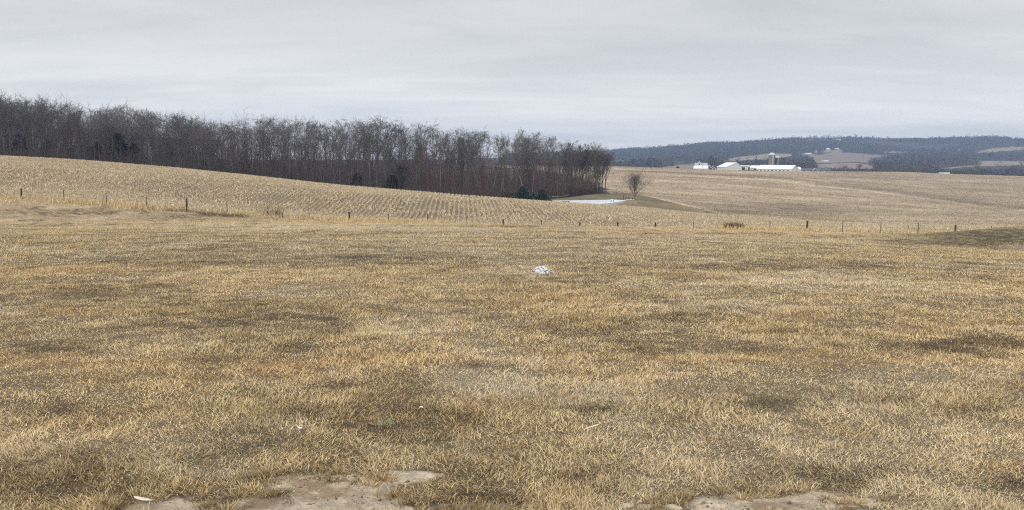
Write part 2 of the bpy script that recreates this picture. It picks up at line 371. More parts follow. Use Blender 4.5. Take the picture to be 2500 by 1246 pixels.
# zones
bank_r = np.interp(PXg, [1230, 1260, 1330, 1400, 1480, 1520, 1560, 1650, 1720, 1760], [0, 214, 222, 228, 236, 252, 243, 214, 188, 0])
st_r = np.interp(PXg, [0, 800, 1000, 1200, 1300, 1400, 1600, 1800, 2000, 2300], [196, 196, 184, 178, 171, 168, 166, 165, 166, 160])
zone = np.full(GX.shape, 4)                                   # 4 hillside field
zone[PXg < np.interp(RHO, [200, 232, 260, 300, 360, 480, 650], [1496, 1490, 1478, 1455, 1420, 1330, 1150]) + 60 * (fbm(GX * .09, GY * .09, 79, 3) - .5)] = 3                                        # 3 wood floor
zone[RHO < bank_r] = 2                                        # 2 pond bank
zone[RHO < st_r] = 1                                          # 1 stubble
zone[RHO < 88 + 1.5 * (fbm(GX * 0.1, GY * 0, 77, 2) - .5)] = 0  # 0 lawn
zone[RHO > 800] = 5                                           # 5 hills
# far field patches, as polygons in the photo laid down on the hill
FIELDS = [
 [(1743,396.5),(1798,384),(1870,375.5),(1905,374.5),(1938,376),(1938,380),(1888,388),(1807,392.5)],
 [(1600,411),(1640,405),(1690,399.5),(1705,400),(1705,412)],
 [(1940,374),(1985,375),(2000,378),(2044,371),(2124,376),(2190,380.5),(2125,386),(2118,398),(2090,395),(2060,396.5),(1990,399),(1985,384)],
 [(1995,402),(2060,398),(2092,397),(2135,406),(2137,413),(1995,413)],
 [(2372,373.5),(2420,362),(2470,358),(2520,359),(2520,366),(2440,369.5),(2400,374)],
 [(2330,393),(2520,393),(2520,403),(2380,407),(2300,413),(2330,408),(2405,400.5),(2380,396)],
 [(2152,371.5),(2180,369),(2216,371),(2216,373),(2160,374)],
 [(1496,393),(1515,389.5),(1537,389),(1530,391.5)],
 [(1672,387.5),(1690,385),(1711,380),(1700,384)],
 [(1985,372),(2050,364.5),(2060,370),(2040,373)],
]
def inpoly(px, py, poly):
    r = np.zeros(px.shape, bool); n = len(poly)
    for i in range(n):
        x1, y1 = poly[i]; x2, y2 = poly[(i + 1) % n]
        c = ((y1 > py) != (y2 > py)) & (px < (x2 - x1) * (py - y1) / (y2 - y1 + 1e-12) + x1); r ^= c
    return r
def field_id(px, py):
    o = np.full(px.shape, -1)
    for i, p in enumerate(FIELDS): o[inpoly(px, py, p)] = i
    return o
col = np.zeros(GX.shape + (3,))
dk, og, gr, pl, (br, thn) = lawn_state(GX, GY, GZ)
lerp = lambda a, b, t: a * (1 - t[..., None]) + np.array(b) * t[..., None]
lc = np.broadcast_to(np.array([0.150, 0.115, 0.074]), col.shape)
lc = lerp(lc, (0.30, 0.265, 0.20), pl * .6); lc = lerp(lc, (0.26, 0.165, 0.075), og * .6); lc = lerp(lc, (0.115, 0.12, 0.06), gr * .7)
lc = lerp(lc, (0.066, 0.050, 0.035), dk * .9)
mudn = fbm(GX * 4, GY * 4, 71, 4)[..., None]
mud = np.array([0.46, 0.385, 0.285]) * (0.66 + 0.6 * mudn)
mk_ = sst(.54, .66, fbm(GX * 5, GY * 7, 73, 4))[..., None]; mud = mud * (1 - .75 * mk_) + np.array([.24, .165, .10]) * .75 * mk_
ring_ = (thn * (1 - br))[..., None]; lc = lc * (1 - .55 * ring_) + np.array([.085, .062, .042]) * .55 * ring_
lc = lc * (1 - br[..., None]) + mud * br[..., None]
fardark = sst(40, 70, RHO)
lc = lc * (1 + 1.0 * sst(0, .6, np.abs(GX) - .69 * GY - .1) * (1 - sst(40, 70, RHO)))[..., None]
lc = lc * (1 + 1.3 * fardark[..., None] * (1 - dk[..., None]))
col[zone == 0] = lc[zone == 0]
stn = fbm(GX * 0.06, GY * 0.06, 81, 4)
stc = lerp(np.broadcast_to(np.array([0.20, 0.15, 0.098]), col.shape), (0.27, 0.21, 0.14), sst(0.4, 0.65, stn))
col[zone == 1] = stc[zone == 1]
bn = fbm(GX * 0.08, GY * 0.08, 83, 4)
bc = lerp(np.broadcast_to(np.array([0.25, 0.19, 0.105]), col.shape), (0.165, 0.14, 0.082), np.clip(sst(0.42, 0.62, bn) * .8 + 0.7 * ((RHO > 208) & (PXg < 1640)), 0, 1))
col[zone == 2] = bc[zone == 2]
fn = fbm(GX * 0.012, GY * 0.02, 85, 4)
fc = lerp(np.broadcast_to(np.array([0.335, 0.262, 0.178]), col.shape), (0.42, 0.34, 0.235), sst(0.35, 0.65, fn))
strip = np.sin((PY2 + 0.035 * (PX2 - 1500) * 0) * 0.42 + 3 * fn) * 0.5 + 0.5
fc = lerp(fc, (0.25, 0.195, 0.135), sst(.6, 1, strip) * 0.35 * sst(240, 320, RHO))
def line_mask(PX, PY, pts, wdt):
    xs, ys = zip(*pts); return np.exp(-((PY - np.interp(PX, xs, ys, left=-999, right=-999)) / wdt) ** 2)
def field_tone(PX, PY):
    """tone of the far field: crop strips, grassed lines, swale shading painted into the crease; 1 = plain"""
    t = np.ones_like(PX)
    t *= 1 - .34 * np.exp(-((PX - 1840) / 280) ** 2 - ((PY - 512) / 17) ** 2)
    for (p, w_, k) in (([(1500,425),(1600,428),(1700,431),(1900,441),(2000,455),(2110,465),(2250,484),(2400,505),(2520,514)], 1.8, .24), ([(1570,478),(1640,494),(1720,512),(1760,522)], 2.5, .40), ([(1500,413),(1700,421),(1900,424)], 1.6, .2), ([(1600,442),(1800,453),(1950,470),(2100,487),(2300,508)], 2.2, .2),
                       ([(1990,449),(2110,458),(2250,477),(2400,498),(2520,507)], 6, -.26), ([(1570,483),(1640,500),(1720,518),(1760,528)], 3.5, -.38), ([(1500,417),(1600,420),(1720,426),(1900,433),(2000,447)], 2.6, -.25), ([(2000,430),(2150,436),(2350,446),(2500,455)], 2.5, -.2), ([(2050,442),(2250,452),(2500,474)], 2.5, -.18)):
        t *= 1 + k * line_mask(PX, PY, p, w_)  # the broad dark line paints the swale's shading into the field colour
    t *= .80 + .4 * fbm(PX * .006 + 3, (PY - .06 * (PX - 1500)) * .16, 161, 4)
    t *= .86 + .28 * fbm(PX * .012, (PY - .03 * (PX - 1500)) * .55, 163, 3)
    return t
fc = fc * field_tone(PX2, PY2)[..., None]
col[zone == 4] = fc[zone == 4]
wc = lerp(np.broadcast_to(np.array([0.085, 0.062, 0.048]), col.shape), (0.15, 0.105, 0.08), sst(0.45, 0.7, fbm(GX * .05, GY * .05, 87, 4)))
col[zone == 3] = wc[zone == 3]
FID = field_id(PX2, PY2)
hc = np.broadcast_to(np.array([0.055, 0.045, 0.04]), col.shape).copy()
fcol = np.array([[.32,.255,.185],[.27,.21,.15],[.25,.195,.15],[.28,.22,.155],[.31,.25,.165],[.30,.24,.165],[.27,.21,.16],[.30,.25,.19],[.28,.23,.19],[.27,.23,.16]])
fmask = (FID >= 0) & (RHO > 1000)
hc[fmask] = fcol[FID[fmask]]
col[zone == 5] = hc[zone == 5]

vid = np.arange(nr * na).reshape(nr, na)
i2 = np.roll(vid, -1, axis=1)
Q = np.stack([vid[:-1], vid[1:], i2[1:], i2[:-1]], -1)      # outward-up winding fixed below
fz = zone[:-1]
AV = np.stack([GX, GY, GZ], -1).reshape(-1, 3); AC = col.reshape(-1, 3)
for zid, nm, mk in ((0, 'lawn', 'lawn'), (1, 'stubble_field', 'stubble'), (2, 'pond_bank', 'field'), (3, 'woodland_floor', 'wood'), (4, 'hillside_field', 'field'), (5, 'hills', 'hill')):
    q = Q[fz == zid][:, ::-1]
    if zid == 0:      # close the sheet under the camera
        pass
    u, inv = np.unique(q, return_inverse=True)
    V, T, K = AV[u], inv.reshape(-1, 4), AC[u]
    if zid == 0:
        ring0 = np.searchsorted(u, vid[0]); c = len(V)
        V = np.vstack([V, [[0, 0, 0.0]]]); K = np.vstack([K, [[0.2, 0.16, 0.1]]])
        f = np.stack([np.full(na, c), ring0, ring0, np.roll(ring0, -1)], -1)
        T3 = np.stack([np.full(na, c), np.roll(ring0, -1), ring0], -1)
        # append fan as quads with split edge midpoints avoided: separate polygons
        me = bpy.data.meshes.new(nm)
        nq, n3 = len(T), len(T3)
        me.vertices.add(len(V)); me.vertices.foreach_set('co', V.astype(np.float32).ravel())
        me.loops.add(nq * 4 + n3 * 3); me.loops.foreach_set('vertex_index', np.concatenate([T.ravel(), T3.ravel()]).astype(np.int32))
        me.polygons.add(nq + n3)
        me.polygons.foreach_set('loop_start', np.concatenate([np.arange(nq) * 4, nq * 4 + np.arange(n3) * 3]).astype(np.int32))
        me.polygons.foreach_set('loop_total', np.concatenate([np.full(nq, 4), np.full(n3, 3)]).astype(np.int32))
        me.update(calc_edges=True); me.shade_smooth()
        a = me.color_attributes.new('Col', 'FLOAT_COLOR', 'POINT'); cc = np.ones((len(V), 4), np.float32); cc[:, :3] = K
        a.data.foreach_set('color', cc.ravel()); me.materials.append(M[mk])
    else:
        me = fast_mesh(nm, V, T, M[mk], K)
    tag(link(nm, me), kind='structure')

# ------------------------------------------------------------------ frozen pond
PZ = float(CZ - (488.6 - HORIZ) / FPX * 206)
ctrl = [(1336,491.8),(1370,491),(1420,490.3),(1480,489.2),(1520,488.5),(1548,488.2),(1541,489.6),(1522,492),(1496,496),(1462,500),(1432,503.4),(1396,505.5),(1362,503),(1342,497.5)]
ring = []
for (px, py) in ctrl:
    x, y, z = ray(px, py); k = (PZ - CZ) / z; ring.append((float(x * k), float(y * k)))
pts = []
for i in range(len(ring)):
    p0, p1, p2, p3 = (np.array(ring[(i + j - 1) % len(ring)]) for j in range(4))
    for t in np.linspace(0, 1, 5)[:-1]:
        pts.append(0.5 * ((2*p1) + (p2-p0)*t + (2*p0-5*p1+4*p2-p3)*t*t + (3*p1-p0-3*p2+p3)*t**3))
pts = np.array(pts); n = len(pts); cen = pts.mean(0)
V = [(p[0], p[1], PZ + 0.12) for p in pts] + [(cen[0] + (p[0]-cen[0]) * 1.01, cen[1] + (p[1]-cen[1]) * 1.01, PZ - 0.6) for p in pts] + [(cen[0], cen[1], PZ + 0.12)]
T = [(i, (i+1) % n, 2*n) for i in range(n)] + [(i, n+i, (i+1) % n) for i in range(n)] + [((i+1) % n, n+i, n+(i+1) % n) for i in range(n)]
pond = link('frozen_pond', fast_mesh('frozen_pond', np.array(V), np.array(T), M['ice'], flat=True)); tag(pond, kind='structure')

# ------------------------------------------------------------------ dead turf: short matted blades, thinner where it is worn
print("grass")
PAL = np.array([[0.73, 0.59, 0.355], [0.64, 0.485, 0.275], [0.58, 0.475, 0.32], [0.36, 0.25, 0.14], [0.79, 0.675, 0.45], [0.50, 0.36, 0.195]]) * np.array([1.03, 1.0, .90])
def turf(n, r0, r1, pw, hmul, wref):
    u = rng.random(n); e = 2 - pw
    r = (r0**e + u * (r1**e - r0**e)) ** (1 / e)
    t = (rng.random(n) * 2 - 1) * 0.70
    x = r * t; y = r
    return x, y
def make_turf(n, r0, r1, pw, side=0):
    if side:                                              # the lawn to either side of the view, thinner and coarser
        y = r0 + (r1 - r0) * rng.random(n) ** 1.5; x = np.where(rng.random(n) < .5, -1, 1) * (y * .69 + (side + y * .06) * rng.random(n))
    else: x, y = turf(n, r0, r1, pw, 1, 1)
    z = ground(x, y)
    dk, og, gr, pl, (br, th) = lawn_state(x, y, z)
    keep = rng.random(n) < np.maximum((1 - th) ** 1.15 * (1 - br), .42 * (fbm(x * 4.5, y * 6, 99, 3) > .60) * (1 - .6 * br)) + .03 * (1 - 0.5 * dk)
    x, y, z, dk, og, gr, pl, br, th = (a[keep] for a in (x, y, z, dk, og, gr, pl, br, th)); n = len(x)
    lod = np.maximum(1, y / 6.5) ** 0.58 * (2.0 if side else 1)
    clump = fbm(x * 5, y * 5, 91, 2); mat_ = np.clip((fbm(x * .9, y * 1.1, 93, 3) - .5) * 1.6 + .5, 0, 1)
    H = (0.027 + 0.040 * rng.random(n)) * (0.40 + 1.05 * clump) * (.62 + .76 * mat_) * np.where(rng.random(n) < .012, 2.0, 1) * np.maximum(1, y / 8) ** 0.40 * (1 - 0.25 * dk) * (1 - .45 * th)
    W = (0.0028 + 0.0032 * rng.random(n)) * lod
    k = rng.choice(6, n, p=[.27, .24, .17, .12, .10, .10]); c = PAL[k].copy()
    dirn = fbm(x * 1.3, y * 1.3, 95, 2) * 14
    phi = dirn + rng.normal(0, 1.5, n)
    lean = np.clip(rng.normal(1.12, 0.32, n) + .30 * (.5 - mat_) + .25 * th, 0.1, 1.52)
    c = c * (1 - 0.5 * (og[:, None])) + np.array([0.68, 0.465, 0.22]) * (0.7 + 0.6 * rng.random((n, 1))) * 0.5 * og[:, None]
    c = c * (1 - 0.6 * pl[:, None]) + np.array([0.76, 0.655, 0.475]) * (0.7 + 0.5 * rng.random((n, 1))) * 0.6 * pl[:, None]
    c = c * (1 - 0.65 * gr[:, None]) + np.array([0.25, 0.225, 0.115]) * (0.6 + 0.8 * rng.random((n, 1))) * 0.65 * gr[:, None]
    c = c * (1 - np.array([.40, .43, .48]) * dk[:, None]) * (0.78 + 0.48 * rng.random((n, 1)))
    c = c * (1 - np.array([.25, .30, .36]) * th[:, None])
    c = c * (0.80 + 0.5 * fbm(x * .22, y * .9, 151, 4))[:, None]
    return blades(np.stack([x, y, z - 0.004], 1), H, W, lean, phi, c, twist=rng.random(n) * 6.28)
def tufts():
    y = 3.1 + 3.6 * rng.random(9000); x = y * (rng.random(9000) * 2 - 1) * .68; th = lawn_state(x, y, ground(x, y))[4]
    k = (th[1] > .2) & (th[0] < .97); x, y = x[k][:150], y[k][:150]; m = 80
    r = np.abs(rng.normal(0, .035, (len(x), m))); a = rng.random((len(x), m)) * 6.28
    X = (x[:, None] + r * np.cos(a) * 1.5).ravel(); Y = (y[:, None] + r * np.sin(a)).ravel(); n = len(X)
    c = PAL[rng.choice(6, n, p=[.2, .25, .2, .2, .05, .10])] * np.repeat(.45 + .5 * rng.random(len(x)), m)[:, None] * (.75 + .5 * rng.random((n, 1)))
    return blades(np.stack([X, Y, ground(X, Y) - .004], 1), (.03 + .05 * rng.random(n)) * np.repeat(.6 + .6 * rng.random(len(x)), m), .0028 + .003 * rng.random(n), np.clip(rng.normal(.95, .4, n), .1, 1.5), a.ravel(), c, rng.random(n) * 6.28)
gm = join([make_turf(620000, 2.9, 20, 1.35), make_turf(640000, 20, 88, 1.5), make_turf(520000, -2.0, 60, 1, 6.0), tufts()])
tag(link('dead_grass', fast_mesh('dead_grass', gm[0], gm[1], M['blade'], gm[2])), 'short dead tan grass matted over the whole lawn', 'grass', kind='stuff')

# tall dry grass along the fence line
n = 26000
x = (rng.random(n) * 2 - 1) * 62; y = 88 + rng.normal(0, 1.6, n)
g = fbm(x * 0.25, y * 0.05, 101, 3); k = (g > 0.46) | (rng.random(n) < 0.15); x, y = x[k], y[k]; n = len(x)
c = PAL[rng.choice([0, 1, 2, 4], n)] * (0.8 + .4 * rng.random((n, 1)))
tm = blades(np.stack([x, y, ground(x, y)], 1), 0.25 + 0.55 * rng.random(n) ** 2, 0.03 + .03 * rng.random(n), np.clip(rng.normal(.5, .3, n), 0, 1.3), rng.random(n) * 6.28, c, rng.random(n) * 6.28)
tag(link('tall_grass', fast_mesh('tall_grass', tm[0], tm[1], M['blade'], tm[2])), 'pale uncut dry grass growing along the wire fence', 'grass', kind='stuff')

# ------------------------------------------------------------------ corn stubble in rows and the litter between them
print("stubble")
RDIR = math.radians(-3.5); rd = np.array([math.sin(RDIR), math.cos(RDIR)]); rn = np.array([math.cos(RDIR), -math.sin(RDIR)])
def rows(n, y0, y1, jit):
    y = np.sqrt(y0**2 + rng.random(n) * (y1**2 - y0**2)); x = y * (rng.random(n) * 2 - 1) * 0.70
    s = x * rn[0] + y * rn[1]; t = x * rd[0] + y * rd[1]
    t = t + 0.0; s = (np.round(s / 0.76) + rng.normal(0, jit, n)) * 0.76
    return s * rn[0] + t * rd[0], s * rn[1] + t * rd[1]
def in_stub(x, y):
    px = 1250 + FPX * x / y
    return (y > 89.5) & (y < np.interp(px, [0, 800, 1000, 1200, 1300, 1400, 1600, 1800, 2000, 2300], [196, 196, 184, 178, 171, 168, 166, 165, 166, 160]))
SC = np.array([[0.76, 0.64, 0.43], [0.67, 0.545, 0.355], [0.58, 0.47, 0.315], [0.80, 0.69, 0.49], [0.40, 0.31, 0.21]])
parts = []
x, y = rows(340000, 89, 198, 0.10); k = in_stub(x, y); x, y = x[k], y[k]; n = len(x)
parts.append(blades(np.stack([x, y, ground(x, y) - .02], 1), 0.22 + 0.22 * rng.random(n), 0.030 + 0.02 * rng.random(n), np.abs(rng.normal(0, .35, n)), rng.random(n) * 6.28,
             SC[rng.choice(5, n, p=[.3, .25, .15, .2, .1])] * (.8 + .4 * rng.random((n, 1))), rng.random(n) * 6.28))
x, y = rows(330000, 89, 198, 0.24); k = in_stub(x, y) & (fbm(x * .5, y * .25, 111, 3) + .35 * (fbm(x * .045, y * .06, 113, 3) - .5) - .05 * sst(-25, 5, x) > 0.455); x, y = x[k], y[k]; n = len(x)
parts.append(blades(np.stack([x, y, ground(x, y) + .01], 1), 0.22 + 0.35 * rng.random(n), 0.05 + 0.05 * rng.random(n), np.clip(rng.normal(1.15, .3, n), .3, 1.5), rng.random(n) * 6.28,
             SC[rng.choice(5, n, p=[.28, .25, .17, .2, .1])] * (.75 + .45 * rng.random((n, 1))), rng.random(n) * 6.28))
sm = join(parts)
tag(link('corn_stubble', fast_mesh('corn_stubble', sm[0], sm[1], M['straw'], sm[2])), 'pale cut corn stalks and litter in rows on the near slope', 'stubble', kind='stuff')
# the far slope: coarser litter along the contour
n = 300000
y = 168 + (660 - 168) * rng.random(n) ** 1.3; x = y * (-0.02 + 0.72 * rng.random(n)); px = 1250 + FPX * x / y
br_ = np.interp(px, [1230, 1260, 1330, 1400, 1480, 1520, 1560, 1650, 1720, 1760], [0, 214, 222, 228, 236, 252, 243, 214, 188, 0])
k = (px > 1492) & (y > br_) & ~in_stub(x, y) & (fbm(x * .12, y * .35, 121, 3) + rng.normal(0, .1, n) > 0.50)
x, y = x[k], y[k]; n = len(x)
z = ground(x, y)
lod = y / 170
c = SC[rng.choice(5, n, p=[.2, .25, .25, .12, .18])] * np.array([.90, .88, .90]) * (.75 + .4 * rng.random((n, 1))) * (field_tone(*proj(x, y, z)) ** 1.5)[:, None]
fm = blades(np.stack([x, y, z - 0.02], 1), (0.16 + 0.22 * rng.random(n)) * lod ** .3, (0.07 + 0.05 * rng.random(n)) * lod ** .9, np.clip(rng.normal(.9, .4, n), 0, 1.5), rng.random(n) * 6.28, c, rng.random(n) * 6.28)
tag(link('field_litter', fast_mesh('field_litter', fm[0], fm[1], M['straw'], fm[2])), 'tan crop litter lying on the far rising field', 'stubble', kind='stuff')

# ------------------------------------------------------------------ bare trees
print("trees")
def grow_tree(seed, style):
    """unit-height bare tree; returns trunk and crown meshes' arrays"""
    R = random.Random(seed); tr, cr = [], []
    def rv(a): return Vector((R.gauss(0, a), R.gauss(0, a), R.gauss(0, a)))
    P = dict(round=dict(r=.0160, st=.26, n=13, ang=.80, up=.14, wid=.37, peak=.42, kids=(6, 5, 4), co=2),
             flat=dict(r=.0138, st=.55, n=10, ang=.85, up=.05, wid=.29, peak=.72, kids=(6, 5, 3), co=1),
             slim=dict(r=.0125, st=.40, n=13, ang=.62, up=.20, wid=.24, peak=.55, kids=(5, 5, 3), co=1),
             vase=dict(r=.0170, st=.12, n=30, ang=.62, up=.07, wid=.66, peak=.15, kids=(9, 5, 3), co=0),
             dead=dict(r=.0180, st=.22, n=8, ang=.95, up=.10, wid=.50, peak=.35, kids=(3, 2, 0), co=2))[style]
    MINR = .0007
    def poly(p, d, L, r, ns, up, wob, end=.25):
        pts, rad = [p], [r]
        for i in range(ns):
            d = (d + rv(wob) + Vector((0, 0, up))).normalized(); p = p + d * (L / ns)
            pts.append(p); rad.append(max(r * (1 - (1 - end) * (i + 1) / ns), MINR))
        return pts, rad
    def put(dst, pts, rad):
        for i in range(len(pts) - 1): dst.append((pts[i], pts[i+1], rad[i], rad[i+1]))
    def on(pts, rad, f):
        f *= len(pts) - 1; q = min(int(f), len(pts) - 2); t = f - q
        return pts[q].lerp(pts[q+1], t), (pts[q+1] - pts[q]).normalized(), rad[q] * (1 - t) + rad[q+1] * t
    def twigs(pts, rad, L, lv):
        if lv >= len(P['kids']) or not P['kids'][lv]: return
        for j in range(P['kids'][lv] + R.choice((-1, 0, 0, 1))):
            p, d, r = on(pts, rad, R.uniform(.22, 1.0)); sd = d.cross(rv(1)).normalized(); a = P['ang'] * R.uniform(.55, 1.2)
            nd = d * math.cos(a) + sd * math.sin(a)
            if style == 'flat': nd.z *= .5
            l = L * R.uniform(.35, .62); up = P['up'] * (.5 if style != 'flat' else -.3)
            q, qr = poly(p, nd.normalized(), l, max(r * .65, MINR * (1.9 if lv == 0 else 1)), 3 if lv < 2 else 2, up, .16)
            put(cr, q, qr); twigs(q, qr, l, lv + 1)
    leaders = [poly(Vector((0, 0, 0.01)), (Vector((0, 0, 1)) + rv(.04)).normalized(), .88 if style not in ('vase', 'dead') else .55, P['r'], 10, .03, .07, .12)]
    for c in range(P['co'] if style != 'slim' else R.choice((0, 1))):
        p, d, r = on(*leaders[0], R.uniform(.22, .5)); a = R.uniform(0, 6.28); s_ = R.uniform(.25, .5)
        leaders.append(poly(p, Vector((math.cos(a) * s_, math.sin(a) * s_, 1)).normalized(), (.90 - p.z) * R.uniform(.85, 1.02), r * .75, 7, .05, .08, .15))
    for L_ in leaders: put(tr, *L_)
    tr.append((Vector((0, 0, -.03)), Vector((0, 0, .012)), P['r'] * 1.6, P['r'] * 1.05))
    for k, (pts, rad) in enumerate(leaders):
        nl = P['n'] if k == 0 else max(int(P['n'] * .55), 4)
        for i in range(nl):
            f = P['st'] + (1 - P['st']) * (i + R.random()) / nl if k == 0 else R.uniform(.3, 1)
            p, d, r = on(pts, rad, min(f, .99)); a = i * 2.4 + R.uniform(-.5, .5); h = p.z
            prof = 1 - abs(h - P['peak']) * (1.0 if h > P['peak'] else 1.6)
            l = P['wid'] * max(prof, .35) * R.uniform(.7, 1.15); s_ = P['ang'] * R.uniform(.7, 1.25)
            nd = Vector((math.cos(a) * math.sin(s_), math.sin(a) * math.sin(s_), math.cos(s_)))
            q, qr = poly(p, nd, l, max(r * .66, MINR * 3), 5, P['up'], .12, .2)
            put(tr if style == 'dead' else cr, q, qr); twigs(q, qr, l, 0)
    k = 1 / float(np.percentile([q[1].z for q in cr], 98.5 if style not in ('vase', 'dead') else 99.8)); out = []
    for segs, sides in ((tr, 6), (cr, 3)):
        a = np.array([q[0] for q in segs]) * k; b = np.array([q[1] for q in segs]) * k
        out.append(tubes(a, b, np.array([q[2] for q in segs]) * k, np.array([q[3] for q in segs]) * k, sides))
    return out
def proto_mesh(seed, style, mb, mt):
    (v0, t0), (v1, t1) = grow_tree(seed, style)
    return fast_mesh('trunk', v0, t0, mb), fast_mesh('crown', v1, t1, mt)
PRO = {s: [proto_mesh(100 * i + sd, s, M['bark'], M['twig']) for i in range(k)] for s, k, sd in (('round', 6, 1), ('flat', 5, 2), ('slim', 5, 3))}
PRO['dead'] = [proto_mesh(7, 'dead', M['bark_pale'], M['bark_pale'])]
PRO['vase'] = [proto_mesh(21, 'vase', M['bark'], M['twig_red'])]
PRO['dark'] = [proto_mesh(44, 'round', M['bark_dark'], M['bark_dark'])]
M['bark_light'] = mat('bark_light', (0.26, 0.228, 0.20), noise=[(3, 0.75, 1.25)])
PRO['pale'] = [proto_mesh(i * 10 + 58, 'slim', M['bark_light'], M['twig']) for i in range(3)]
def tree(style, i, pos, height, rz, label, cat='tree', group=None, sx=1.0, name='bare_tree'):
    t = empty(name, pos, rz); t.scale = (height * sx, height * sx, height)
    m = PRO[style][i % len(PRO[style])]
    link('trunk', m[0], t); link('crown', m[1], t)
    tag(t, label, cat, group); return t
SKY = [(-200,225),(0,226),(60,246),(120,241),(180,249),(240,272),(290,257),(340,266),(400,274),(460,273),(520,296),(570,290),(630,294),(670,283),(720,292),(770,288),(820,302),(870,283),(920,286),(960,296),(1000,314),(1060,306),(1110,311),(1170,316),(1230,327),(1300,319),(1350,331),(1400,343),(1440,356),(1475,366),(1495,380)]
sx_, sy_ = zip(*SKY)
def top_height(px, depth, dpy=0):
    """height of a tree in that column whose top reaches the skyline of the wood (plus dpy rows)"""
    p = at(px, depth); t = float(np.interp(px, sx_, sy_)) + 1 + dpy
    x, y, z = ray(px, t); return p, CZ + float(z / y) * depth - p[2]
GW = 'bare trees of the wood behind the stubble field'
WL = {'round': 'bare grey broad-crowned tree standing in the long dark wood', 'flat': 'bare tree with flat layered branch tops in the long dark wood',
      'slim': 'slender upright bare tree in the long dark wood', 'pale': 'slender bare tree with a paler trunk at the edge of the dark wood'}
placed = []
cnt = 0
# skyline trees first (every ~38 px), then the depth of the wood
cand = []
for px in np.arange(-60, 1486, 30): cand.append((px + rng.normal(0, 8), 236 + 36 * rng.random() if px < 1400 else 240 + 18 * rng.random(), rng.normal(1, 5)))
for px in np.arange(-50, 1480, 27): cand.append((px + rng.normal(0, 9), 220 + 10 * rng.random() if px < 1330 else 238 + 8 * rng.random(), abs(rng.normal(0, 28)) + 10))
for px in np.arange(-70, 1470, 30): cand.append((px + rng.normal(0, 10), 265 + 40 * rng.random(), abs(rng.normal(0, 10)) + 2))
for px in np.arange(-40, 1465, 32): cand.append((px + rng.normal(0, 10), 236 + 40 * rng.random(), abs(rng.normal(0, 25)) + 35))
for i, px in enumerate((1352, 1368, 1384, 1398, 1410, 1422, 1432, 1444, 1470)): cand.append((px + rng.normal(0, 3), 238 + 14 * rng.random(), (2, 14, 6, 20, 4, 12, 5, 25, 22)[i]))
for q in ((1112, 232, 4), (1124, 240, 14), (1139, 236, 8)): cand.append(q)
for (px, dep, dpy) in cand:
    if px > 1483 or (px > 1235 and px < 1345 and dep < 226): continue
    p, h = top_height(px, dep, dpy)
    if h < 5: continue
    u = rng.random()
    if px < 520: st = 'round' if u < .72 else 'slim'
    elif px < 980: st = 'flat' if u < .45 else ('round' if u < .75 else 'slim')
    else: st = 'slim' if u < .5 else ('flat' if u < .85 else 'round')
    if (dep < 231 and rng.random() < .38) or (px > 1380 and rng.random() < .2): st = 'pale'
    tree(st, int(rng.integers(0, 99)), p, h, rng.random() * 6.28, WL[st], 'tree', GW, sx=rng.uniform(.85, 1.15) * (1.0 if h > 13 else 1.25)); cnt += 1
print("wood trees", cnt)
def one(style, i, px, dep, toppy, rz, label, sx=1.0, cat='tree', name='bare_tree'):
    p = at(px, dep); x, y, z = ray(px, toppy); return tree(style, i, p, CZ + float(z / y) * dep - p[2], rz, label, cat, None, sx, name)
one('round', 3, 28, 214, 232, 1.0, 'tall bare tree with wide twisting limbs at the left end of the wood', 1.15)
one('dead', 0, 378, 212, 345, 0.4, 'pale dead tree with broken spreading limbs at the edge of the wood', 1.0, name='dead_tree')
one('pale', 1, 622, 213, 318, 2.0, 'tree with a straight pale trunk in the darkest stretch of the wood', .8)
one('dark', 0, 985, 213, 400, 0.9, 'small blackish tree with a leaning forked trunk at the wood edge', 1.2)
one('round', 5, 1462, 237, 352, 4.0, 'broad bare tree closing the right end of the wood above the pond', 1.05)
one('pale', 2, 1457, 235, 368, 1.2, 'pale-trunked tree rising from the right end of the wood', .9)
one('slim', 2, 1478, 239, 372, 3.0, 'thin leaning tree at the outer right edge of the wood', 1.3)
one('vase', 0, 1549, 209, 413, 0.0, 'young vase-shaped bare tree standing alone beside the frozen pond', 1.0, name='young_tree')

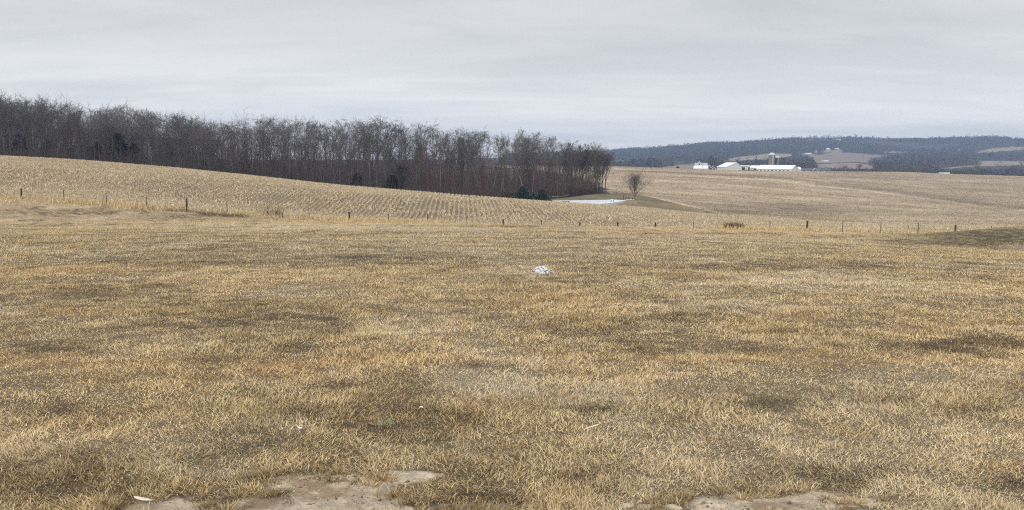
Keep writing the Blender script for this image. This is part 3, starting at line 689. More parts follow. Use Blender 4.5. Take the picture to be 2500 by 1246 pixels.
# ------------------------------------------------------------------ evergreens
def conifer_mesh(seed, nwh, width, droop, cols, tip):
    r = np.random.default_rng(seed); B = []; stems0, stems1 = [], []
    for i in range(nwh):
        f = i / nwh; z = 0.03 + 0.94 * f; L = width * (1 - f) ** 0.85 * (1 if f > .06 else .8) + 0.012
        nb = int(13 - 7 * f)
        for j in range(nb):
            a = j / nb * 6.283 + i * 1.7 + r.normal(0, .15); l = L * r.uniform(.78, 1.12)
            d = np.array([math.cos(a), math.sin(a), 0]); p0 = np.array([0, 0, z]); p1 = p0 + d * l + np.array([0, 0, -droop * l + .01])
            stems0.append(p0); stems1.append(p1)
            ns = max(int(12 + 75 * l / width * (1 - f * .4)), 6)
            t = r.random(ns) ** .5; c = p0 + (p1 - p0) * t[:, None]
            s = np.array([-math.sin(a), math.cos(a), 0])
            c = c + s * (r.normal(0, .16, ns) * l * (1.05 - t * .7))[:, None] + np.array([0, 0, 1]) * r.normal(0, .008, ns)[:, None]
            B.append((c, np.full(ns, a) + r.normal(0, .7, ns)))
    P = np.concatenate([b[0] for b in B]); A = np.concatenate([b[1] for b in B]); n = len(P)
    cc = np.array(cols)[r.integers(0, len(cols), n)] * (.75 + .5 * r.random((n, 1)))
    V, T, K = blades(P, .05 + .035 * r.random(n), .022 + .016 * r.random(n), np.clip(r.normal(1.25, .3, n), .4, 1.7), A, cc, r.random(n) * 6.28)
    s0, s1 = np.array(stems0), np.array(stems1)
    tv, tt = tubes(np.vstack([[[0, 0, -.05]], s0]), np.vstack([[[0, 0, .98]], s1]), np.r_[.022, np.full(len(s0), .004)], np.r_[.003, np.full(len(s0), .0015)], 5)
    return fast_mesh('trunk', tv, tt, M['bark_dark']), fast_mesh('foliage', V, T, M['twigstuff'], K)
spr = [conifer_mesh(1, 17, .56, .10, [(.075, .115, .10), (.11, .16, .145), (.055, .085, .072)], 0), conifer_mesh(2, 14, .60, .05, [(.07, .108, .092), (.10, .145, .125), (.05, .08, .066)], 0)]
ced = [conifer_mesh(3, 12, .40, -.5, [(.035, .042, .028), (.05, .055, .035), (.026, .032, .024)], 0), conifer_mesh(4, 12, .46, -.45, [(.055, .05, .03), (.04, .042, .028), (.03, .034, .024)], 0)]
def evergreen(mm, px, dep, toppy, basepy, label, cat, name, group=None, sx=1, rz=0):
    p = at(px, dep); zt = CZ + float(ray(px, toppy)[2] / ray(px, toppy)[1]) * dep
    h = zt - p[2]; t = empty(name, p, rz); t.scale = (h * sx, h * sx, h)
    link('trunk', mm[0], t); link('foliage', mm[1], t); tag(t, label, cat, group); return t
evergreen(spr[0], 1276, 196, 452, 492, 'largest blue spruce, left of the three beside the pond', 'spruce', 'blue_spruce', 'blue spruces by the pond', 1.4)
evergreen(spr[1], 1301, 198, 470, 492, 'small blue spruce squeezed between the two taller spruces', 'spruce', 'blue_spruce', 'blue spruces by the pond', 1.3, 1)
evergreen(spr[0], 1323, 197, 459, 492, 'blue spruce at the right of the three, nearest the frozen pond', 'spruce', 'blue_spruce', 'blue spruces by the pond', 1.35, 2)
for i, (px, dep, tp, sx) in enumerate([(300, 216, 322, 1.0), (250, 219, 345, 1.1), (130, 219, 338, 1), (62, 221, 325, 1.0), (505, 215, 392, 1.3), (338, 221, 348, 1), (600, 219, 385, 1.2), (430, 223, 372, 1.0), (960, 216, 425, 1.4), (875, 220, 420, 1.2), (700, 222, 402, 1.2), (190, 221, 352, 1)]):
    evergreen(ced[i % 2], px, dep, tp, 0, 'dark cedar crowded among the bare trunks of the wood', 'cedar', 'cedar_tree', 'cedars in the wood', sx, i)

# ------------------------------------------------------------------ undergrowth, brush
def stems(n, x, y, hmin, hmax, cols, rad, lean=.4, kink=True):
    z = ground(x, y); h = hmin + (hmax - hmin) * rng.random(n) ** 1.5
    a = rng.random(n) * 6.28; l = np.abs(rng.normal(0, lean, n))
    d = np.stack([np.cos(a) * np.sin(l), np.sin(a) * np.sin(l), np.cos(l)], 1)
    p0 = np.stack([x, y, z - .05], 1); p1 = p0 + d * (h * .5)[:, None]
    d2 = norm(d + rng.normal(0, .45, (n, 3)) * [1, 1, .5]); p2 = p1 + d2 * (h * .5)[:, None]
    d3 = norm(d + rng.normal(0, .7, (n, 3)) * [1, 1, .5]); p3 = p1 + d3 * (h * .45)[:, None]
    c = np.array(cols)[rng.integers(0, len(cols), n)] * (.7 + .6 * rng.random((n, 1)))
    V, T = tubes(np.vstack([p0, p1, p1]), np.vstack([p1, p2, p3]), np.r_[rad * h * .6 + .006, rad * h * .4 + .005, rad * h * .35 + .005], np.r_[rad * h * .4 + .005, np.full(2 * n, .006)])
    return V, T, np.repeat(np.vstack([c, c, c]), 6, axis=0)
UC = [(.115, .10, .095), (.145, .115, .10), (.09, .08, .076), (.16, .11, .092), (.105, .098, .096)]
n = 80000
y = 207 + 105 * rng.random(n) ** 1.3; px = -90 + 1585 * rng.random(n); x = (px - 1250) / FPX * y
wk = lambda x, y, px: ~((px > 1225) & (y < 222)) & ~((px > 1380) & (y < 231)) & (px < 1496 - 60 * fbm(x * .35, y * .1, 5, 3)) & (rng.random(len(x)) < .35 + .65 * sst(.35, .6, fbm(x * .12, y * .12, 141, 3)))
k = wk(x, y, px); x, y, px = x[k], y[k], px[k]; n = len(x)
um = [stems(n, x, y, .4, 4.8 * np.interp(px, [1400, 1485], [1, .25]), UC, .006)]
def saplings(n, hlo, hhi):
    y = 210 + 90 * rng.random(n) ** 1.2; px = -90 + 1575 * rng.random(n); x = (px - 1250) / FPX * y
    k = wk(x, y, px); x, y = x[k], y[k]; px = px[k]; n = len(x)
    h = (hlo + (hhi - hlo) * rng.random(n) ** 1.4) * (.25 + 1.15 * fbm(x * .12, y * .12, 143, 3)) * np.interp(px, [0, 900, 1200, 1400, 1440, 1485], [1.2, 1.15, 1.0, .85, .7, .3])
    z = ground(x, y); a = rng.random(n) * 6.28; l = np.abs(rng.normal(0, .13, n))
    d = np.stack([np.cos(a) * np.sin(l), np.sin(a) * np.sin(l), np.cos(l)], 1); p0 = np.stack([x, y, z - .1], 1); p1 = p0 + d * h[:, None]
    c = np.array(UC)[rng.integers(0, len(UC), n)] * (.75 + .6 * rng.random((n, 1)))
    A, B, r0, r1, K = [p0], [p1], [h * .0055 + .01], [np.full(n, .01)], [c]
    for q in range(16):
        t = (.25 + .72 * rng.random(n))[:, None]; b = p0 + (p1 - p0) * t
        e = norm(rng.normal(0, 1, (n, 3)) * [1, 1, .4] + [0, 0, .75]); ln = (h * (.10 + .22 * rng.random(n)))[:, None] * (1.15 - t * .6)
        e2 = norm(e + rng.normal(0, .4, (n, 3)) + [0, 0, .2])
        A += [b, b + e * ln * .6]; B += [b + e * ln * .6, b + e * ln * .6 + e2 * ln * .6]; r0 += [np.full(n, .018), np.full(n, .013)]; r1 += [np.full(n, .013), np.full(n, .008)]; K += [c, c]
    V, T = tubes(np.vstack(A), np.vstack(B), np.concatenate(r0), np.concatenate(r1)); return V, T, np.repeat(np.vstack(K), 6, axis=0)
um.append(saplings(8500, 4, 15)); um = list(join(um)); upx = 1250 + FPX * um[0][:, 0] / um[0][:, 1]; um[2] = um[2] * (1 + np.array([.10, .0, -.05]) * sst(850, 1150, upx)[:, None])
tag(link('undergrowth', fast_mesh('undergrowth', um[0], um[1], M['twigstuff'], um[2])), 'tangled leafless brush filling the floor of the wood', 'undergrowth', kind='stuff')

def shrub(px, dep, wid, hgt, nst, cols, label, name, cat, lean=.45, rad=.006, dy=.6):
    p = at(px, dep)
    a = rng.random(nst) * 6.28; rr = np.sqrt(rng.random(nst)); x = p[0] + np.cos(a) * rr * wid / 2; y = p[1] + np.sin(a) * rr * wid / 2 * dy
    V, T, K = stems(nst, x, y, hgt * .45, hgt, cols, rad, lean)
    o = link(name, fast_mesh(name, V - p, T, M['twigstuff'], K)); o.location = p
    return tag(o, label, cat)
shrub(1792, 88.6, 2.0, 1.05, 750, [(.20, .10, .055), (.25, .13, .07), (.15, .085, .05), (.22, .15, .09)], 'low reddish brown bush growing on the fence line', 'red_bush', 'bush', .75, .008)
shrub(655, 88.2, 2.6, 1.35, 90, [(.34, .25, .17), (.40, .31, .21), (.24, .17, .12)], 'tall dry weed stand around the leaning brace pole', 'weed_stand', 'weeds', .18, .006)
shrub(682, 88.6, 1.0, 1.35, 60, [(.26, .19, .14), (.33, .25, .18)], 'thin clump of tall brown stalks right of the brace pole', 'weed_stand', 'weeds', .15, .006)
shrub(545, 84, 6.5, .55, 520, [(.19, .14, .105), (.25, .185, .14), (.15, .11, .085)], 'dark tangled bramble heap in the ditch before the fence', 'bramble_heap', 'brambles', .8, .008, .35)
shrub(440, 86, 4.5, .4, 260, [(.22, .165, .12), (.28, .21, .155)], 'low brown brambles left of the dark bramble heap', 'bramble_heap', 'brambles', .8, .008, .35)
shrub(1395, 233, 9.0, 5.2, 900, [(.15, .105, .095), (.12, .09, .08), (.17, .13, .11)], 'rounded reddish thicket at the wood edge behind the pond', 'thicket', 'thicket', .6, .006)
shrub(1440, 236, 6.0, 3.6, 500, [(.11, .085, .08), (.14, .10, .09)], 'low grey thicket under the last trees of the wood', 'thicket', 'thicket', .6, .006)
shrub(1352, 230, 6.0, 3.6, 480, [(.17, .105, .085), (.14, .09, .08)], 'reddish brush beside the right-hand blue spruce', 'thicket', 'thicket', .6, .006)
shrub(1230, 224, 7.0, 4.2, 600, [(.15, .095, .08), (.12, .08, .07)], 'brown brush left of the largest blue spruce', 'thicket', 'thicket', .6, .006)
# fallen pale trunks by the wood edge
p = at(1366, 226)
V, T = tubes(np.array([p + [-2.2, 0, .35], p + [1.2, .6, .5]]), np.array([p + [1.4, .5, .55], p + [2.8, .2, 1.1]]), np.array([.16, .11]), np.array([.11, .05]), 7)
o = link('fallen_log', fast_mesh('fallen_log', V - p, T, M['bark_pale'])); o.location = p; tag(o, 'pale fallen trunk lying at the foot of the wood by the pond', 'log')

# ------------------------------------------------------------------ small mesh helpers for built things
class MB:
    def __init__(s): s.V, s.F = [], []
    def box(s, x0, x1, y0, y1, z0, z1):
        o = len(s.V); s.V += [(x, y, z) for z in (z0, z1) for (x, y) in ((x0, y0), (x1, y0), (x1, y1), (x0, y1))]
        s.F += [tuple(o + i for i in f) for f in ((3, 2, 1, 0), (4, 5, 6, 7), (0, 1, 5, 4), (1, 2, 6, 5), (2, 3, 7, 6), (3, 0, 4, 7))]; return s
    def poly(s, pts): o = len(s.V); s.V += list(pts); s.F.append(tuple(range(o, o + len(pts)))); return s
    def slab(s, pts, t):
        """a quad given thickness t downward along its normal"""
        p = [Vector(q) for q in pts]; nn = (p[1] - p[0]).cross(p[2] - p[1]).normalized() * t
        o = len(s.V); k = len(p); s.V += [tuple(q) for q in p] + [tuple(q - nn) for q in p]
        s.F += [tuple(range(o, o + k)), tuple(o + k + i for i in reversed(range(k)))] + [(o + (i + 1) % k, o + i, o + k + i, o + k + (i + 1) % k) for i in range(k)]; return s
    def lathe(s, prof, n=24, cx=0, cy=0):
        o = len(s.V)
        for (r, z) in prof: s.V += [(cx + r * math.cos(2 * math.pi * i / n), cy + r * math.sin(2 * math.pi * i / n), z) for i in range(n)]
        for k in range(len(prof) - 1):
            for i in range(n): j = (i + 1) % n; s.F.append((o + k * n + i, o + k * n + j, o + (k + 1) * n + j, o + (k + 1) * n + i))
        return s
    def tube(s, a, b, r0, r1, n=8):
        V, T = tubes([a], [b], [r0], [r1], n); o = len(s.V); s.V += [tuple(v) for v in V]; s.F += [tuple(int(i) + o for i in t) for t in T]
        s.F += [tuple(o + i for i in reversed(range(n))), tuple(o + n + i for i in range(n))]; return s
    def build(s, name, m, parent=None, smooth=False):
        me = bpy.data.meshes.new(name); me.from_pydata(s.V, [], s.F); me.update()
        (me.shade_smooth if smooth else me.shade_flat)()
        me.materials.append(m); return link(name, me, parent)

# ------------------------------------------------------------------ wire fence: wooden posts, steel posts, wires
print("fence")
FY = 88.0
posts = [(57,461,'w'),(160,464,'s'),(263,471,'s'),(360,476,'s'),(458,486,'w'),(556,494,'s'),(655,503,'s'),(755,512,'s'),(854,518,'w'),(949,521,'s'),(1044,523,'s'),(1140,528,'s'),(1230,537,'w'),(1322,537,'s'),(1415,544,'w'),(1509,544,'w'),(1600,544,'w'),(1694,542,'s'),(1785,541,'s'),(1880,541,'s'),(1971,540,'w'),(2058,537,'s'),(2151,540,'s'),(2243,544,'s'),(2334,550,'w'),(2421,552,'s'),
         (-42,455,'s'),(-140,450,'w'),(2515,556,'s'),(2610,560,'w')]
posts.sort()
F = empty('wire_fence', (0, FY, 0)); tag(F, 'post and wire fence of dark wooden and thin steel posts between lawn and stubble', 'fence')
tops = []
for (px, tp, k) in posts:
    x = (px - 1250) / FPX * FY / cp * .995
    xx, yy, zz = ray(px, tp); zt = CZ + float(zz / yy) * FY; zg = float(ground(x, FY)); zt = max(zt, zg + .9)
    dx, dy = rng.normal(0, .03), rng.normal(0, .03)
    if k == 'w':
        m = MB(); r = .085 + .02 * rng.random()
        m.tube((x, 0, zg - .3), (x + dx, dy, zt), r * 1.05, r, 10); m.tube((x + dx, dy, zt), (x + dx, dy, zt + .03), r, r * .75, 10); m.build('wooden_post', M['wood_post'], F, True)
    else:
        m = MB(); a = .03; m.V += []
        m.box(x - .035, x + .035, -.008, .008, zg - .3, zt); m.box(x - .007, x + .007, .008, .05, zg - .3, zt); m.build('steel_post', M['steel_post'], F)
    tops.append((x, zg, zt))
for i, f in enumerate((.3, .6, .9)):
    m = MB()
    for (a, b) in zip(tops[:-1], tops[1:]):
        za, zb = a[1] + f * 1.15, b[1] + f * 1.15
        for t in range(3):
            q0, q1 = t / 3, (t + 1) / 3; sag = lambda q: -.06 * 4 * q * (1 - q)
            m.tube((a[0] + (b[0]-a[0]) * q0, -.1, za + (zb-za) * q0 + sag(q0)), (a[0] + (b[0]-a[0]) * q1, -.1, za + (zb-za) * q1 + sag(q1)), .006, .006, 4)
    m.build('wire', M['wire'], F)
x0 = (645 - 1250) / FPX * FY; x1 = (659 - 1250) / FPX * FY
b = MB().tube((x0, -.3, float(ground(x0, FY)) - .1), (x1, -.12, float(ground(x1, FY)) + 1.15), .05, .045, 8).build('brace_pole', M['bark_pale'], F); b['label'] = 'pale slanting brace pole'

# ------------------------------------------------------------------ farm on the far crest
print("farm")
FD = 760.0
def gable(parts_root, L, W, h, rise, apex=.5, wall=None, roof=None, over=.35):
    """gabled building along local x; apex = position of the ridge across the width"""
    w0, w1 = -W / 2, W / 2; ya = w0 + W * apex
    m = MB(); m.poly([(-L/2, w0, -1), (L/2, w0, -1), (L/2, w0, h), (-L/2, w0, h)]); m.poly([(L/2, w1, -1), (-L/2, w1, -1), (-L/2, w1, h), (L/2, w1, h)])
    m.poly([(L/2, w0, -1), (L/2, w1, -1), (L/2, w1, h), (L/2, ya, h + rise), (L/2, w0, h)]); m.poly([(-L/2, w1, -1), (-L/2, w0, -1), (-L/2, w0, h), (-L/2, ya, h + rise), (-L/2, w1, h)])
    wl = m.build('wall', wall or M['white'], parts_root)
    r = MB(); X = L / 2 + over; e0 = rise / (ya - w0) * over; e1 = rise / (w1 - ya) * over
    r.slab([(-X, w0 - over, h - e0 + .25), (X, w0 - over, h - e0 + .25), (X, ya, h + rise + .25), (-X, ya, h + rise + .25)], .2)
    r.slab([(X, w1 + over, h - e1 + .25), (-X, w1 + over, h - e1 + .25), (-X, ya, h + rise + .25), (X, ya, h + rise + .25)], .2)
    rf = r.build('roof', roof or M['roofwhite'], parts_root); return wl, rf
def farm(name, px, dep, yaw, label, cat, dz=0.0, group=None):
    p = at(px, dep); e = empty(name, (p[0], p[1], p[2] + dz), yaw + math.atan2(-p[0], p[1])); tag(e, label, cat, group); return e
def opening(root, kind, x0, x1, y0, y1, z0, z1, m): MB().box(x0, x1, y0, y1, z0, z1).build(kind, m, root)
GB = 'white farm buildings on the far crest'
b = farm('long_barn', 1893, 752, math.radians(-24), 'long low barn with a wide white roof, nearest of the farm buildings', 'barn', 0, GB)
gable(b, 34, 15, 2.3, 3.6)
for x in np.linspace(-13, 13, 8): opening(b, 'window', x - .8, x + .8, -7.56, -7.45, .9, 1.6, M['dark'])
opening(b, 'door', -17.06, -16.95, -1.6, 1.6, 0, 2.6, M['roofblue']); opening(b, 'vent', -17.06, -16.95, -.6, .6, 3.6, 4.3, M['dark'])
b = farm('small_shed', 1940, 756, math.radians(20), 'small white shed at the right end of the long low barn', 'shed', 0, GB)
gable(b, 5.5, 6, 2.4, 2.0); opening(b, 'door', 2.8, 2.9, -1, 1, 0, 2.1, M['dark'])
b = farm('machine_shed', 1776, 770, math.radians(-62), 'tall white machine shed with an off-centre gable and sloping roof', 'machine shed', 0, GB)
gable(b, 20, 16, 3.6, 4.2, .64)
for y in (-6.6, -1.5, 4.2): opening(b, 'window', -10.06, -9.95, y - .6, y + .6, 1.2, 1.9, M['dark'])
opening(b, 'door_frame', -10.07, -9.96, 1.6, 2.6, 0, 6.6, M['roofblue']); opening(b, 'door', -10.06, -9.96, -7.8, -6.9, 0, 3.4, M['dark'])
b = farm('open_shed', 1815, 768, 0.05, 'narrow open-fronted white shed beside the tall machine shed', 'shed', 0, GB)
m = MB().box(-4.3, 4.3, 3.5, 3.8, -1, 4.9); m.box(-4.3, -4.0, -4, 3.5, -1, 4.9); m.box(4.0, 4.3, -4, 3.5, -1, 4.9); m.box(-4.0, 4.0, -4, -3.8, 3.7, 4.9); m.box(-.6, 2.4, -4, -3.8, -1, 3.7); m.build('wall', M['white'], b)
MB().slab([(-4.6, -4.4, 5.1), (4.6, -4.4, 5.1), (4.6, 4.1, 5.5), (-4.6, 4.1, 5.5)], .2).build('roof', M['roofwhite'], b)
opening(b, 'doorway', 2.6, 3.9, -3.5, -3.4, -.5, 3.6, M['dark']); opening(b, 'window', .3, 1.3, -4.08, -4.02, 1.6, 2.1, M['dark'])
def machine(px, dep, label, name, cat, s=1, dz=0):
    v = farm(name, px, dep, .4, label, cat, dz)
    MB().box(-1.3*s, .9*s, -.6*s, .6*s, .7*s, 1.5*s).build('body', M['dark'], v); MB().box(-1.2*s, -.1*s, -.65*s, .65*s, 1.5*s, 2.5*s).build('cab', M['roofdark'], v)
    for (x, r) in ((-.8, .75), (.75, .5)):
        for y in (-.85, .85): MB().tube((x*s, (y-.18)*s, r*s), (x*s, (y+.18)*s, r*s), r*s, r*s, 14).build('wheel', M['dark'], v)
machine(1809, 763.5, 'dark tractor parked in the mouth of the open-fronted shed', 'tractor', 'tractor')
machine(1652, 668, 'dark farm vehicle standing alone on the crest left of the farm', 'tractor', 'tractor', .8, .3)
b = farm('white_barn', 1843, 775, math.radians(-25), 'smaller white barn half hidden behind the long low barn', 'barn', 0, GB)
gable(b, 11, 9, 3.4, 2.2); opening(b, 'door', -1, 1, -4.56, -4.45, 0, 2.5, M['dark'])
b = farm('gabled_barn', 1707, 772, .15, 'blue-grey barn with a steep front gable at the left of the farm', 'barn', 0, GB)
gable(b, 11.5, 8, 3.2, 3.4, .5, M['roofblue'], M['roofblue'])
m = MB().poly([(-5, -4.6, -1), (1.4, -4.6, -1), (1.4, -4.6, 4.2), (-1.8, -4.6, 8.2), (-5, -4.6, 4.2)]); m.build('front_gable', M['white'], b)
m = MB().slab([(-5.4, -5, 3.9), (-5.4, 1, 3.9), (-1.8, 1, 8.5), (-1.8, -5, 8.5)][::-1], .2); m.slab([(1.8, -5, 3.9), (1.8, 1, 3.9), (-1.8, 1, 8.5), (-1.8, -5, 8.5)], .2); m.build('gable_roof', M['roofblue'], b)
opening(b, 'loft_door', -2.3, -1.3, -4.72, -4.61, 4.6, 6.0, M['dark'])
b = farm('white_shed', 1708, 754, math.radians(-12), 'low white shed in front of the blue-grey gabled barn', 'shed', -.2, GB)
gable(b, 13, 7, 1.4, 2.6); opening(b, 'door', -6.56, -6.45, -1, 1, 0, 1.5, M['roofblue'])
p = farm('utility_pole', 1712, 750, 0, 'thin utility pole before the low white shed', 'pole'); MB().tube((0, 0, -1), (0, 0, 7.2), .16, .11, 8).build('shaft', M['steel_post'], p); MB().box(-.9, .9, -.06, .06, 6.5, 6.7).build('crossarm', M['steel_post'], p)
a = farm('auger_rack', 1734, 762, 0, 'dark slanting augers with pale stripes between white shed and machine shed', 'augers', 0)
for i in range(3):
    MB().tube((-3.2 + i * 1.7, i * .6, 5.0 - i * .5), (1.8 + i * 1.2, i * .6, .4), .32, .32, 8).build('auger_tube', M['dome'] if i != 1 else M['concrete_dark'], a)
MB().slab([(-3.0, 1.9, 4.2), (2.6, 1.9, .6), (4.4, 2.2, .6), (-.5, 2.2, 3.8)], .15).build('cover', M['roofdark'], a)
MB().box(-2.6, -2.4, .4, .6, -1, 4.3).box(-.2, 0, .4, .6, -1, 2.3).build('support', M['roofdark'], a)
def silo(px, dep, dia, toppy, label, mw, name='silo', base=None):
    p = at(px, dep); e = farm(name, px, dep, 0, label, 'silo'); r = dia / 2
    H = CZ + float(ray(px, toppy)[2] / ray(px, toppy)[1]) * dep - p[2]; Hw = H - r * .75
    MB().lathe([(r, -1)] + [(r, z) for z in np.linspace(0, Hw, 10)], 32).build('barrel', mw, e, True)
    MB().lathe([(r * 1.03, Hw - .25)] + [(max(r * 1.03 * math.cos(t), .02), Hw + r * .75 * math.sin(t)) for t in np.linspace(0, math.pi / 2, 9)], 32).build('dome', M['dome'], e, True)
    MB().box(r * .25, r * .25 + dia * .13, -r - .55, -r * .8, 0, Hw).build('chute', M['dome'], e)
    hoop = MB()
    for z in np.arange(1, Hw - .5, 1.5): hoop.lathe([(r + .01, z), (r + .06, z + .04), (r + .01, z + .08)], 32)
    hoop.build('hoops', mw, e); return e
silo(1878, 785, 6.1, 373, 'taller tan concrete silo with a pale dome', M['concrete'])
silo(1891.5, 788, 4.3, 381, 'shorter dark silo with a pale dome beside the tan silo', M['concrete_dark'])
e = farm('grain_bin', 1864, 782, 0, 'squat pale grain bin with a cone roof left of the tan silo', 'grain bin'); MB().lathe([(2.6, -1), (2.6, 4.8)], 28).build('barrel', M['dome'], e, True); MB().lathe([(2.75, 4.7), (.5, 6.5), (.4, 6.9), (.02, 7)], 28).build('cone_roof', M['dome'], e, True)
e = farm('old_silo', 1127, 455, 0, 'old brown silo rising among the bare treetops of the wood', 'silo')
pz = at(1127, 455)[2]; Ht = CZ + (HORIZ - 337) / FPX * 455 - pz
M['silo_old'] = mat('silo_old', (0.105, 0.085, 0.072), rough=.95, noise=[((.6, .6, 2.5), .8, 1.15)])
MB().lathe([(1.75, -2)] + [(1.75, z) for z in np.linspace(0, Ht - 1.2, 8)], 28).build('barrel', M['silo_old'], e, True)
MB().lathe([(1.82, Ht - 1.4)] + [(max(1.82 * math.cos(t), .02), Ht - 1.2 + 1.2 * math.sin(t)) for t in np.linspace(0, 1.57, 7)], 28).build('dome', M['concrete_dark'], e, True)
b = farm('dark_barn', 1982, 768, math.radians(4), 'low dark-roofed barn with white doors at the right of the farm', 'barn', 0, GB)
gable(b, 29, 8, 1.5, 2.2, .5, M['roofdark'], M['roofdark'])
for (x0, x1) in ((-13.6, -10.2), (-8.6, -4.2), (6.5, 9.5)): opening(b, 'door', x0, x1, -4.14, -4.03, -.2, 1.4, M['white'])
m = MB().slab([(-2.6, -6.5, .6), (-2.6, -1, .6), (.6, -1, 4.2), (.6, -6.5, 4.2)][::-1], .35).slab([(3.8, -6.5, .6), (3.8, -1, .6), (.6, -1, 4.2), (.6, -6.5, 4.2)], .35); m.build('porch_roof', M['dome'], b)
MB().poly([(-1.9, -6.2, -.5), (3.1, -6.2, -.5), (3.1, -6.2, 1.0), (.6, -6.2, 3.6), (-1.9, -6.2, 1.0)]).build('porch_gable', M['roofdark'], b)
wl = farm('bunker_wall', 1822, 735, .03, 'long low dark feed bunker wall before the white sheds', 'wall'); MB().box(-9, 9, -.3, .3, -1, .75).build('wall', M['roofdark'], wl); MB().box(-9.1, 9.1, -.4, .4, .75, .85).build('coping', M['concrete'], wl)
b = farm('low_shed', 2297, 700, .1, 'pale low shed roof showing just over the crest right of the farm', 'shed', -.5); gable(b, 8, 6, 1.0, .9, .5, M['concrete'], M['dome'])

# ------------------------------------------------------------------ houses on the far hill
def house(px, py, dep, wpx, hpx, yaw, label, wing=False, roof=None, name='farmhouse', cat='house'):
    x, y, z = ray(px, py); s = dep / FPX; X = float(x / y) * dep; Y = dep; Z = float(ground(X, Y)); zt = CZ + float(z / y) * dep
    # slide along the line of sight to where it stands on the hill
    d = np.linspace(900, 3300, 3000); k = int(np.argmax(CZ + float(z / y) * d < ground(float(x / y) * d, d))) if np.any(CZ + float(z / y) * d < ground(float(x / y) * d, d)) else None
    if k: X, Y = float(x / y) * d[k], d[k]; Z = float(ground(X, Y)); s = Y / FPX
    e = empty(name, (X, Y, Z), yaw); tag(e, label, cat)
    L, Ht = wpx * s, hpx * s
    gable(e, L, L * .55, Ht * .55, Ht * .45, .5, M['white'], roof or M['roofwhite'])
    for q in (-.3, 0, .3): MB().box(L * q - .6, L * q + .6, -L * .275 - .1, -L * .275 - .02, Ht * .15, Ht * .4).build('window', M['dark'], e)
    if wing: MB().box(L * .5, L * .9, -L * .2, L * .2, -1, Ht * .45).build('wing', M['white'], e); MB().slab([(L*.5, -L*.25, Ht*.47), (L*.95, -L*.25, Ht*.47), (L*.95, L*.25, Ht*.6), (L*.5, L*.25, Ht*.6)], .3).build('wing_roof', M['roofwhite'], e)
house(2021, 369, 2200, 9, 7, .5, 'white farmhouse with a side wing in the clearing on the far hill', True)
house(2045, 343.5, 2800, 13, 4, .1, 'long white house high on the far hill just under the skyline')
house(2043, 366, 2200, 9, 4, -.5, 'white roofed shed to the right of the winged farmhouse', False, None, 'hill_shed', 'shed')
house(1994, 373.5, 2100, 11, 5, .3, 'pale outbuilding left of the winged farmhouse on the far hill', True, None, 'outbuilding', 'outbuilding')
house(1973, 378, 2000, 14, 4, .2, 'low pale shed at the edge of the far field behind the silos', False, None, 'hill_shed', 'shed')
house(2339, 370, 2100, 14, 4, .05, 'long white-roofed barn among the far woods at the right', False, None, 'hill_barn', 'barn')
house(2366, 364, 2200, 7, 4, .3, 'tiny white house between the two longer far buildings', False)
house(2391, 363.5, 2300, 11, 5, .15, 'white house at the left end of the far right hillside field', True)
house(2014, 396, 1500, 15, 3.5, .1, 'low long white shed at the foot of the far fields', False, None, 'hill_shed', 'shed')
house(2301, 395, 1500, 12, 3, .1, 'grey roofed building in the valley trees at the right', False, M['dome'], 'valley_barn', 'barn')
house(2326, 386, 1800, 6, 4, .4, 'small pale house deep in the valley woods at the right', False)
house(2068, 358, 2500, 8, 3, -.6, 'small slanting white roof halfway up the far hill', False, None, 'hill_shed', 'shed')
house(1800, 363, 2600, 8, 3, .2, 'faint pale house hidden in the woods above the silo', False, M['dome'])

# ------------------------------------------------------------------ far woods: one mass of bare crowns over the hill
print("far woods")
def crowns(x, y, hgt, wid, ntri, cols, size):
    n = len(x); z = ground(x, y)
    a = rng.random((n, ntri)) * 6.28; cz = rng.random((n, ntri)) * 2 - 1; rr = rng.random((n, ntri)) ** (1/3)
    s = np.sqrt(1 - cz * cz)
    c = np.stack([x[:, None] + np.cos(a) * s * rr * wid[:, None] / 2, y[:, None] + np.sin(a) * s * rr * wid[:, None] / 2, z[:, None] + hgt[:, None] * (.55 + .45 * cz * rr)], -1).reshape(-1, 3)
    sz = np.repeat(size, ntri)[:, None] * (.6 + .8 * rng.random((n * ntri, 1)))
    d1 = norm(rng.normal(0, 1, (n * ntri, 3))) * sz; d2 = norm(rng.normal(0, 1, (n * ntri, 3))) * sz * .5
    V = np.stack([c - d1 * .5, c + d1 * .5, c + d2], 1).reshape(-1, 3)
    T = np.arange(len(V)).reshape(-1, 3)
    k = np.array(cols)[rng.integers(0, len(cols), n)] * (.85 + .3 * rng.random((n, 1)))
    K = np.repeat(k, ntri * 3, axis=0); return V, T, K
n = 62000
y = np.sqrt(1050**2 + rng.random(n) * (3150**2 - 1050**2)); px = 1230 + 1400 * rng.random(n); x = (px - 1250) / FPX * y
z = ground(x, y); qx, qy = proj(x, y, z + 2)
inf = field_id(qx, qy) >= 0
edge = np.zeros(n, bool)
h = 7 + 5 * rng.random(n); h *= .8 + .6 * sst(.4, .7, fbm(x * .01, y * .01, 133, 3)); h *= np.where(rng.random(n) < .05, 1.3, 1)
for f in (.4, .75, 1.0): edge |= field_id(*proj(x, y, z + h * f)) >= 0
thin = fbm(x * .004, y * .004, 131, 3)
k = ~inf & (thin > .33); k &= ~(edge & (rng.random(n) < .97)); k &= ~((y < 1420) & (px > 2270))
x, y, h = x[k], y[k], h[k]; n = len(x); print("far trees", n)
HC = [(.105, .09, .086), (.12, .102, .092), (.09, .08, .077), (.13, .106, .093), (.08, .076, .073)]
fv = crowns(x, y, h, h * (.6 + .3 * rng.random(n)), 16, HC, h * .24)
